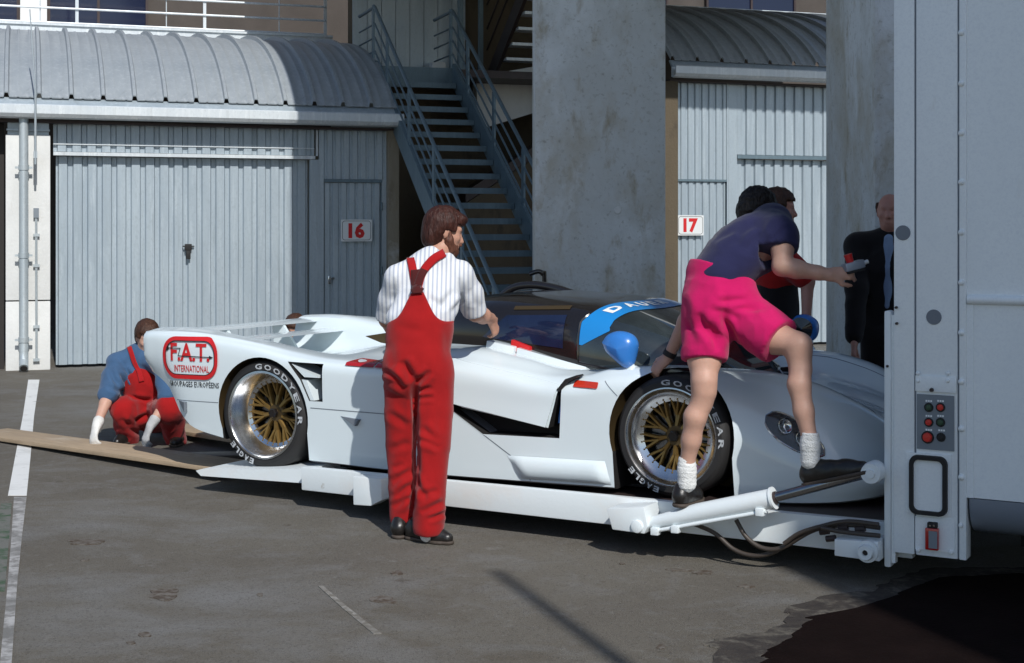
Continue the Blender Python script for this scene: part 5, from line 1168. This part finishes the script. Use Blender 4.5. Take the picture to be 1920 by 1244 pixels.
S.chain([(nb, .05), (shL, .048)], .03).chain([(nb, .05), (shR, .05)], .03)
S.chain([(shR, .055), (shR.lerp(elR,.5), .053), (elR, .046), (elR.lerp(wrR,.3), .045), (elR.lerp(wrR,.75), .034), (wrR, .029)], .02)
S.chain([(shL, .052), (elL, .044), (elL.lerp(wrL,.3), .042), (wrL, .029)], .02)
for h_, k_, a_ in ((hipL, knL, anL), (hipR, knR, anR)):
    ca_ = k_.lerp(a_, .32); bk = Vector((-.022,-.012,0))
    S.chain([(h_, .098), (h_.lerp(k_,.55), .080), (k_+V3(0,0,.05), .060), (k_, .056), (k_.lerp(a_,.15), .050), (ca_+bk*.8, .053), (k_.lerp(a_,.62)+bk*.5, .046), (a_+V3(0,0,.02), .035), (a_+V3(0,0,-.03), .035)], .025)
add_hand(S, wrR, (.95,.05,.12), (-.1,-.9,.35), 1, .75); add_hand(S, wrL, (-.62,.1,-.65), (-.5,-.55,.6), 1, .65)
fpart('body', S, .0075, M['skin_pale'], pk)
S = SDF(); hair_cap(S, hd, fr, .96, .004, .014, .0, -.015); fpart('hair', S, .006, M['hair_dark'], pk, folds(.010, (55,55,55), 5.0, .4), 1)
bdir = np.array((che-wai).normalized()); bn = Vector((.55,-.8,-.45))
S = SDF(); S.chain([(wai+V3(.0,0,-.07), .140), (wai+V3(.0,0,.0), .150), (wai.lerp(che,.5)+V3(0,0,.012), .165), (che, .165), (nb+V3(-.02,0,-.03), .11)], .06, (Vector((-.55,-.1,.8)), .8))
S.chain([(shL, .085), (nb, .072), (shR+V3(-.03,.02,.0), .076)], .05); S.chain([(che+V3(.02,-.02,.0), .12), (shR+V3(-.02,0,-.02), .078)], .05); S.chain([(shR+V3(-.012,0,0), .074), (shR.lerp(elR,.5), .076)], .04); S.chain([(shL, .08), (shL.lerp(elL,.35), .075)], .04)
dv = np.array((elR-shR).normalized()); pv = np.array(shR.lerp(elR,.45)); S.cuts.append(lambda P: np.where(np.sqrt(((P-pv)**2).sum(-1)) < .13, (P-pv) @ dv, -1))
f1, f2 = folds(.008, (8,8,8), 11.0, .6), folds(.005, (20,20,20), 12., .6); wz = np.array(wai); wn_ = (Vector(bdir)*.6+V3(0,0,.8)).normalized()
def near_w(p): return min(1, max(0, abs((p-wai).dot(wn_)-.012)-.02)/.09)
fpart('shirt', S, .008, M['navy'], pk, lambda p: (f1(p)+f2(p))*near_w(p), 1, [(1335,455,1380,430,6,.006),(1400,470,1425,435,6,.008),(1448,455,1470,425,5,.008),(1380,440,1420,420,7,.006)])
S = SDF(); S.ell(pel+V3(.0,.0,.02), (.175,.150,.155), None, .05); S.ell(pel+V3(-.065,-.05,-.005), (.125,.11,.125), None, .04); S.ell(pel+V3(.07,-.05,.0), (.105,.10,.11), None, .04)
S.chain([(pel, .16), (wai+V3(0,0,.0), .170)], .05, (Vector((.3,.9,0)), .9))
S.chain([(hipL+V3(.01,0,0), .114), (hipL.lerp(knL,.38), .104), (hipL.lerp(knL,.75), .106)], .03); S.chain([(hipR, .116), (hipR.lerp(knR,.45), .112), (hipR.lerp(knR,.95), .116)], .03)
for a_, b_, t_ in ((hipL, knL, .56), (hipR, knR, .64)):
    dv = np.array((b_-a_).normalized()); pv = np.array(a_.lerp(b_, t_)); S.cuts.append(lambda P, dv=dv, pv=pv, b_=np.array(b_): np.where(np.sqrt(((P-b_)**2).sum(-1)) < .26, (P-pv) @ dv, -1))
S.cuts.append(lambda P, w_=np.array(wai), d_=bdir: (P-w_) @ (d_*.6+np.array((0,0,.8)))-.015)
f1, f2 = folds(.010, (9,9,7), 15.0, .7), folds(.007, (22,22,14), 16., .7)
def shorts(p):
    s1 = math.exp(-((p.x-(pel.x-.005))/.018)**2)*max(0, 1-abs(p.z-pel.z+.04)/.16); return ((f1(p)+f2(p))*near_w(p)-(.016*s1 if p.y < pel.y else 0))
fpart('shorts', S, .0078, M['pink'], pk, shorts, 1, [(1310,585,1330,640,7,.018),(1330,600,1345,660,7,.018),(1340,566,1400,562,5,.008),(1330,580,1390,596,6,.008),(1370,580,1440,580,5,.007),(1385,640,1350,590,6,.016),(1285,560,1300,640,8,.007)])
for a_ in (anL, anR):
    S = SDF(); S.chain([(a_+V3(0,0,.055), .043), (a_+V3(0,0,.0), .044), (a_+V3(0,0,-.07), .046)], .02); S.cuts.append(lambda P, a_=a_: P[...,2]-a_.z-.06)
    fpart('sock', S, .0065, M['sock'], pk, lambda p: .0010*math.sin(p.z*330+p.x*20)+.0025*MN.noise(p*45))
hL = Vector((anL.x-.045, anL.y-.02, fl_.z-.005)); shoe('shoe', hL, hL+V3(.13,.20,.0), pk, M['shoe_black'], M['shoe_sole'], hgt=.10)
hR = carw(1506, 914, -1.25); shoe('shoe', hR, carw(1634, 888, -1.30), pk, M['shoe_black'], M['shoe_sole'], hgt=.10)
ws = wrL+(elL-wrL).normalized()*.02; ax_ = (elL-wrL).normalized(); mbx = MB(); mbx.tube([ws-ax_*.014-pk.location, ws+ax_*.014-pk.location], .036, 18); mbx.build('wristwatch', M['black_matt'], pk, smooth=40)
# remote control in the hand
rc = empty('remote_control', atY(1598, 500, 6.86), 0, 'grey remote control box with red knob held out by the man in pink shorts', 'remote control')
mbx = MB(); rm = Matrix.Rotation(R(-14), 4, 'Y') @ Matrix.Rotation(R(12), 4, 'Z'); mbx.box((-.045,-.03,-.018),(.055,.03,.022), rm); rb = mbx.build('housing', M['tank_grey'], rc, bevel=.006)
mbx = MB(); mbx.tube([rm @ Vector((-.005,0,.02)), rm @ Vector((-.008,0,.062))], [.017,.021], 14); mbx.build('knob', M['red_paint'], rb, smooth=40)
mbx = MB(); mbx.tube([rm @ Vector((.05,0,.0)), rm @ Vector((.085,0,.004))], .010, 10); mbx.build('plug', M['sign_white'], rb, smooth=40)
mbx = MB(); mbx.box((-.04,-.032,-.03),(.05,.028,-.019), rm); mbx.build('base', M['black_matt'], rb, bevel=.004)

# ------------------------------------------------------------------ kneeling man at the planks
YK = 10.75
kn = person(gnd(262, 838, 0), 'crouching man in blue shirt and red overalls setting the plank behind the car tail')
hd = atY(276, 634, 10.85); fr = frame((.45,-.80,-.40)); nb = atY(262, 668, 10.9); shL, shR = atY(222, 682, 10.85), atY(312, 690, 10.7)
elA, wrA = atY(204, 738, 10.65), atY(181, 800, 10.45); elB, wrB = atY(316, 748, 10.55), atY(283, 798, 10.45)
pel = atY(290, 775, 11.05); che = atY(262, 715, 10.9); knA, anA = atY(232, 770, 10.7), atY(240, 828, 10.85); knB, anB = atY(318, 765, 10.55), atY(330, 830, 10.8)
S = SDF(); add_head(S, hd, fr); S.chain([(hd-fr[2]*.06, .056), (nb, .062), (che, .10), (pel, .11)], .04); S.chain([(nb, .05), (shL, .048)], .03).chain([(nb, .05), (shR, .05)], .03)
S.chain([(shL, .05), (elA, .043), (elA.lerp(wrA,.3), .042), (wrA, .029)], .02); S.chain([(shR, .05), (elB, .043), (elB.lerp(wrB,.3), .042), (wrB, .029)], .02)
S.chain([(pel, .09), (knA, .06), (anA, .04)], .03); S.chain([(pel, .09), (knB, .06), (anB, .04)], .03)
fpart('body', S, .010, M['skin_pale'], kn)
for w_, e_, mt in ((wrA, elA, 'glove'), (wrB, elB, 'glove_grey')):
    S = SDF(); add_hand(S, w_, (w_-e_).normalized()+Vector((.05,-.3,-.5)), (-.6,-.4,.5), 1, .5, 1.12, r=.0105); S.chain([(w_+(e_-w_).normalized()*.05, .041), (w_, .035)], .02); fpart('glove', S, .008, M[mt], kn)
S = SDF(); hair_cap(S, hd, fr, 1.0, .012, .014); fpart('hair', S, .008, M['hair_mid'], kn, folds(.006, (50,50,20), 8.0), 1)
S = SDF(); S.chain([(nb+V3(0,0,-.02), .11), (che, .165), (pel+V3(-.02,0,.08), .155)], .06, (Vector((.2,1,.3)), .8)); S.chain([(shL, .078), (nb, .075), (shR, .08)], .05)
S.chain([(shL, .078), (shL.lerp(elA,.5), .078), (shL.lerp(elA,1.04), .074)], .04); S.chain([(shR, .085), (shR.lerp(elB,.9), .080)], .04)
f1 = folds(.013, (12,12,12), 21., .6); skirt = fpart('shirt', S, .009, M['denim'], kn, f1, 1, [(205,690,222,730,4,.014),(225,700,245,735,4,.018),(232,690,255,720,4,.014),(200,725,228,735,3.5,.012),(215,665,236,690,4,.008)])
S = SDF(); S.ell(pel, (.17,.17,.15), None, .05); S.chain([(pel, .12), (pel.lerp(knA,.6), .112), (knA, .095)], .03); S.chain([(knA, .092), (anA+V3(0,0,.02), .075)], .03); S.chain([(pel, .12), (knB, .095), (anB+V3(0,0,.02), .075)], .03)
S.chain([(pel+V3(0,-.02,.05), .168), (che+V3(.035,-.03,-.02), .165)], .05, (Vector((.2,1,.3)), .86)); S.cuts.append(lambda P: (P[...,2]-che.z-.0)*.8-(P[...,0]-che.x)*.55+(P[...,1]-che.y)*.5-.005)
f2 = folds(.014, (14,14,11), 25., .7); ovk = fpart('overalls', S, .009, M['overall_red'], kn, f2, 1, [(240,745,290,752,4,.016),(250,790,285,775,4,.018),(225,785,250,800,4,.010),(235,800,262,815,4,.012)])
Tk = [obj_bvh(skirt), obj_bvh(ovk)]; ribbon('strap', Tk, [(240,640),(246,660),(254,682),(262,700),(266,716)], 9, M['strap_red'], kn, .008)
shoe('shoe', anA+V3(.02,.06,-anA.z), anA+V3(-.04,-.20,-anA.z), kn, M['shoe_black'], M['shoe_sole']); shoe('shoe', anB+V3(.02,.08,-anB.z), anB+V3(.03,-.19,-anB.z), kn, M['shoe_black'], M['shoe_sole'])

# ------------------------------------------------------------------ figures behind the car
def standing(label, hpx, hpy, Y, fwd, skin, hairm, shirtm, trm, hair=True, arms=None, extra=None, groundz=0.0, sleeve=.5, vox=.010, bald=False, wide=1.0):
    hd = atY(hpx, hpy, Y); fr = frame(fwd); e = person(Vector((hd.x, hd.y, groundz)), label); f0 = Vector((fwd[0], fwd[1], 0)).normalized(); l0 = Vector((-f0.y, f0.x, 0)); H = hd.z+.125-groundz
    P_ = lambda a, b, z: Vector((hd.x, hd.y, groundz))+f0*a+l0*b+Vector((0,0,z*H))
    nb, che, wai, pel = P_(-.03,0,.835), P_(-.03,0,.73), P_(-.02,0,.60), P_(-.02,0,.52)
    sh = {s: P_(-.03, s*.19*wide, .81) for s in (-1, 1)}; el = {s: P_(-.03, s*.25*wide, .63) for s in (-1, 1)}; wr = {s: P_(.06, s*.25*wide, .49) for s in (-1, 1)}
    if arms: 
        for s, (a, b) in arms.items(): el[s], wr[s] = a, b
    S = SDF(); add_head(S, hd, fr); S.chain([(hd-fr[2]*.05, .058), (nb, .064), (che, .11), (wai, .11), (pel, .12)], .04)
    for s in (-1, 1):
        S.chain([(nb, .05), (sh[s], .05), (el[s], .044), (wr[s], .029)], .025); hp, kk, aa = P_(-.01, s*.09, .50), P_(0, s*.10, .28), P_(-.03, s*.11, .05)
        S.chain([(hp, .085), (kk, .055), (aa, .04)], .03); dd = (wr[s]-el[s]).normalized(); add_hand(S, wr[s], dd, l0*s, -s, .4)
    fpart('body', S, .0085, M[skin], e)
    if hair:
        S = SDF(); hair_cap(S, hd, fr, 1.02, .012, .016)
        if bald: S.cuts.append(lambda P, c=np.array(hd), u=np.array(fr[2]): (P-c) @ u-.06); S.cuts.append(lambda P, c=np.array(hd), u=np.array(fr[0]): (P-c) @ u+.025)
        fpart('hair', S, .0085, M[hairm], e, folds(.008, (45,45,45), hpx*.01, .3), 1)
    S = SDF(); S.chain([(nb+V3(0,0,-.03), .10), (che, .175*wide), (wai, .165*wide), (pel+V3(0,0,-.02), .17*wide)], .06, (f0, .74)); S.chain([(sh[-1], .085), (nb, .075), (sh[1], .085)], .05)
    for s in (-1, 1):
        S.chain([(sh[s], .084), (sh[s].lerp(el[s], min(1, sleeve*2)), .074)], .04)
        if sleeve > .5: S.chain([(el[s], .072), (el[s].lerp(wr[s], .9), .058)], .03)
    S.cuts.append(lambda P: (groundz+.47*H)-P[...,2] if sleeve < .6 else -np.ones(P.shape[:-1]))
    f1 = folds(.009, (9,9,8), hpx*.013, .6); sh_o = fpart('shirt' if sleeve < .6 else 'jacket', S, vox, M[shirtm], e, f1)
    S = SDF()
    for s in (-1, 1): S.chain([(P_(-.01, s*.085, .51), .105), (P_(0, s*.10, .28), .085), (P_(-.03, s*.11, .045), .08)], .03)
    S.ell(P_(-.02,0,.51), (.16,.13,.12), rotm(f0, l0, Vector((0,0,1))), .05); fpart('trousers', S, vox, M[trm], e, folds(.008, (10,10,7), hpx*.017, .6))
    for s in (-1, 1):
        h_ = P_(-.10, s*.11, 0); shoe('shoe', h_, h_+f0*.27, e, M['shoe_black'], M['shoe_sole'])
    return e, dict(hd=hd, fr=fr, nb=nb, che=che, wai=wai, pel=pel, sh=sh, el=el, wr=wr, P=P_, f0=f0, l0=l0)
YR = 9.15
red, J = standing('dark haired man in red shirt and black bib standing behind the man in pink shorts', 1462, 394, YR, (.95,-.25,-.1), 'skin_ruddy', 'hair_mid', 'red_shirt', 'black_cloth', arms={-1: (atY(1514,528,YR-.2), atY(1512,598,YR-.25)), 1: (atY(1470,520,YR+.25), atY(1450,590,YR+.2))}, sleeve=.42)
S = SDF(); S.chain([(J['che'], .182), (J['wai'], .175), (J['pel'], .18)], .06, (J['f0'], .76)); S.cuts.append(lambda P, z=J['che'].z+.06: P[...,2]-z); fpart('bib', S, .010, M['black_cloth'], red, folds(.008, (9,9,8), 3.3, .6))
bald, J = standing('bald man in black jacket half hidden by the transporter edge', 1668, 398, 9.5, (-.35,-.93,-.08), 'skin_ruddy', 'hair_mid', 'black_cloth', 'black_cloth', arms={-1: (atY(1606,540,9.45), atY(1602,640,9.3)), 1: (atY(1740,540,9.6), atY(1745,640,9.5))}, sleeve=.9, bald=True, wide=1.1)
S = SDF(); S.chain([(J['nb'], .078), (J['che']+J['f0']*.05, .10)], .03, (J['l0'], .8)); S.chain([(J['nb']+J['f0']*.07, .04), (J['che']+J['f0']*.122, .034), (J['wai']+J['f0']*.122, .034)], .02); fpart('shirt_front', S, .010, M['pale_shirt'], bald, folds(.003, (20,20,10), 1.))
hid, J = standing('brown haired man crouched behind the rear deck with only his hair showing', 562, 628, 11.6, (.3,-.9,-.3), 'skin', 'hair_mid', 'overall_red', 'overall_red', groundz=-.0) if False else (None, None)
# crouching helper beyond the rear deck: hair, head, shoulders, folded legs
hp = person(gnd(562, 792, 0), 'brown haired helper crouching beyond the rear deck with only his hair showing')
hd = atY(554, 622, 11.7); fr = frame((.2,-.95,-.3)); bz = gnd(562, 792, 0); nb = hd+V3(0,.03,-.15); che = hd+V3(0,.08,-.33); pel = Vector((hd.x, 11.85, .30))
S = SDF(); add_head(S, hd, fr); S.chain([(hd-fr[2]*.06,.056),(nb,.062),(che,.10),(pel,.11)],.04)
for s in (-1,1): S.chain([(nb,.05),(che+V3(s*.2,0,.08),.05),(che+V3(s*.24,-.15,-.12),.042),(che+V3(s*.15,-.35,-.15),.03)],.03); S.chain([(pel,.09),(pel+V3(s*.14,-.35,.12),.06),(Vector((pel.x+s*.15,pel.y-.15,.07)),.045)],.03)
fpart('body', S, .010, M['skin'], hp); S = SDF(); hair_cap(S, hd, fr, 1.02, .012, .015); fpart('hair', S, .008, M['hair_mid'], hp, folds(.006,(50,50,20),6.),1)
S = SDF(); S.chain([(nb+V3(0,0,-.02),.11),(che,.17),(pel,.17)],.06,(Vector((0,1,0)),.8))
for s in (-1,1): S.chain([(che+V3(s*.19,0,.08),.085),(che+V3(s*.24,-.15,-.12),.075)],.04); S.chain([(pel,.12),(pel+V3(s*.14,-.35,.12),.09),(Vector((pel.x+s*.15,pel.y-.15,.09)),.075)],.03)
fpart('overalls', S, .011, M['overall_red'], hp, folds(.010,(12,12,12),2.))
for s in (-1,1): shoe('shoe', Vector((pel.x+s*.15,pel.y-.08,0)), Vector((pel.x+s*.17,pel.y-.34,0)), hp, M['shoe_black'], M['shoe_sole'])
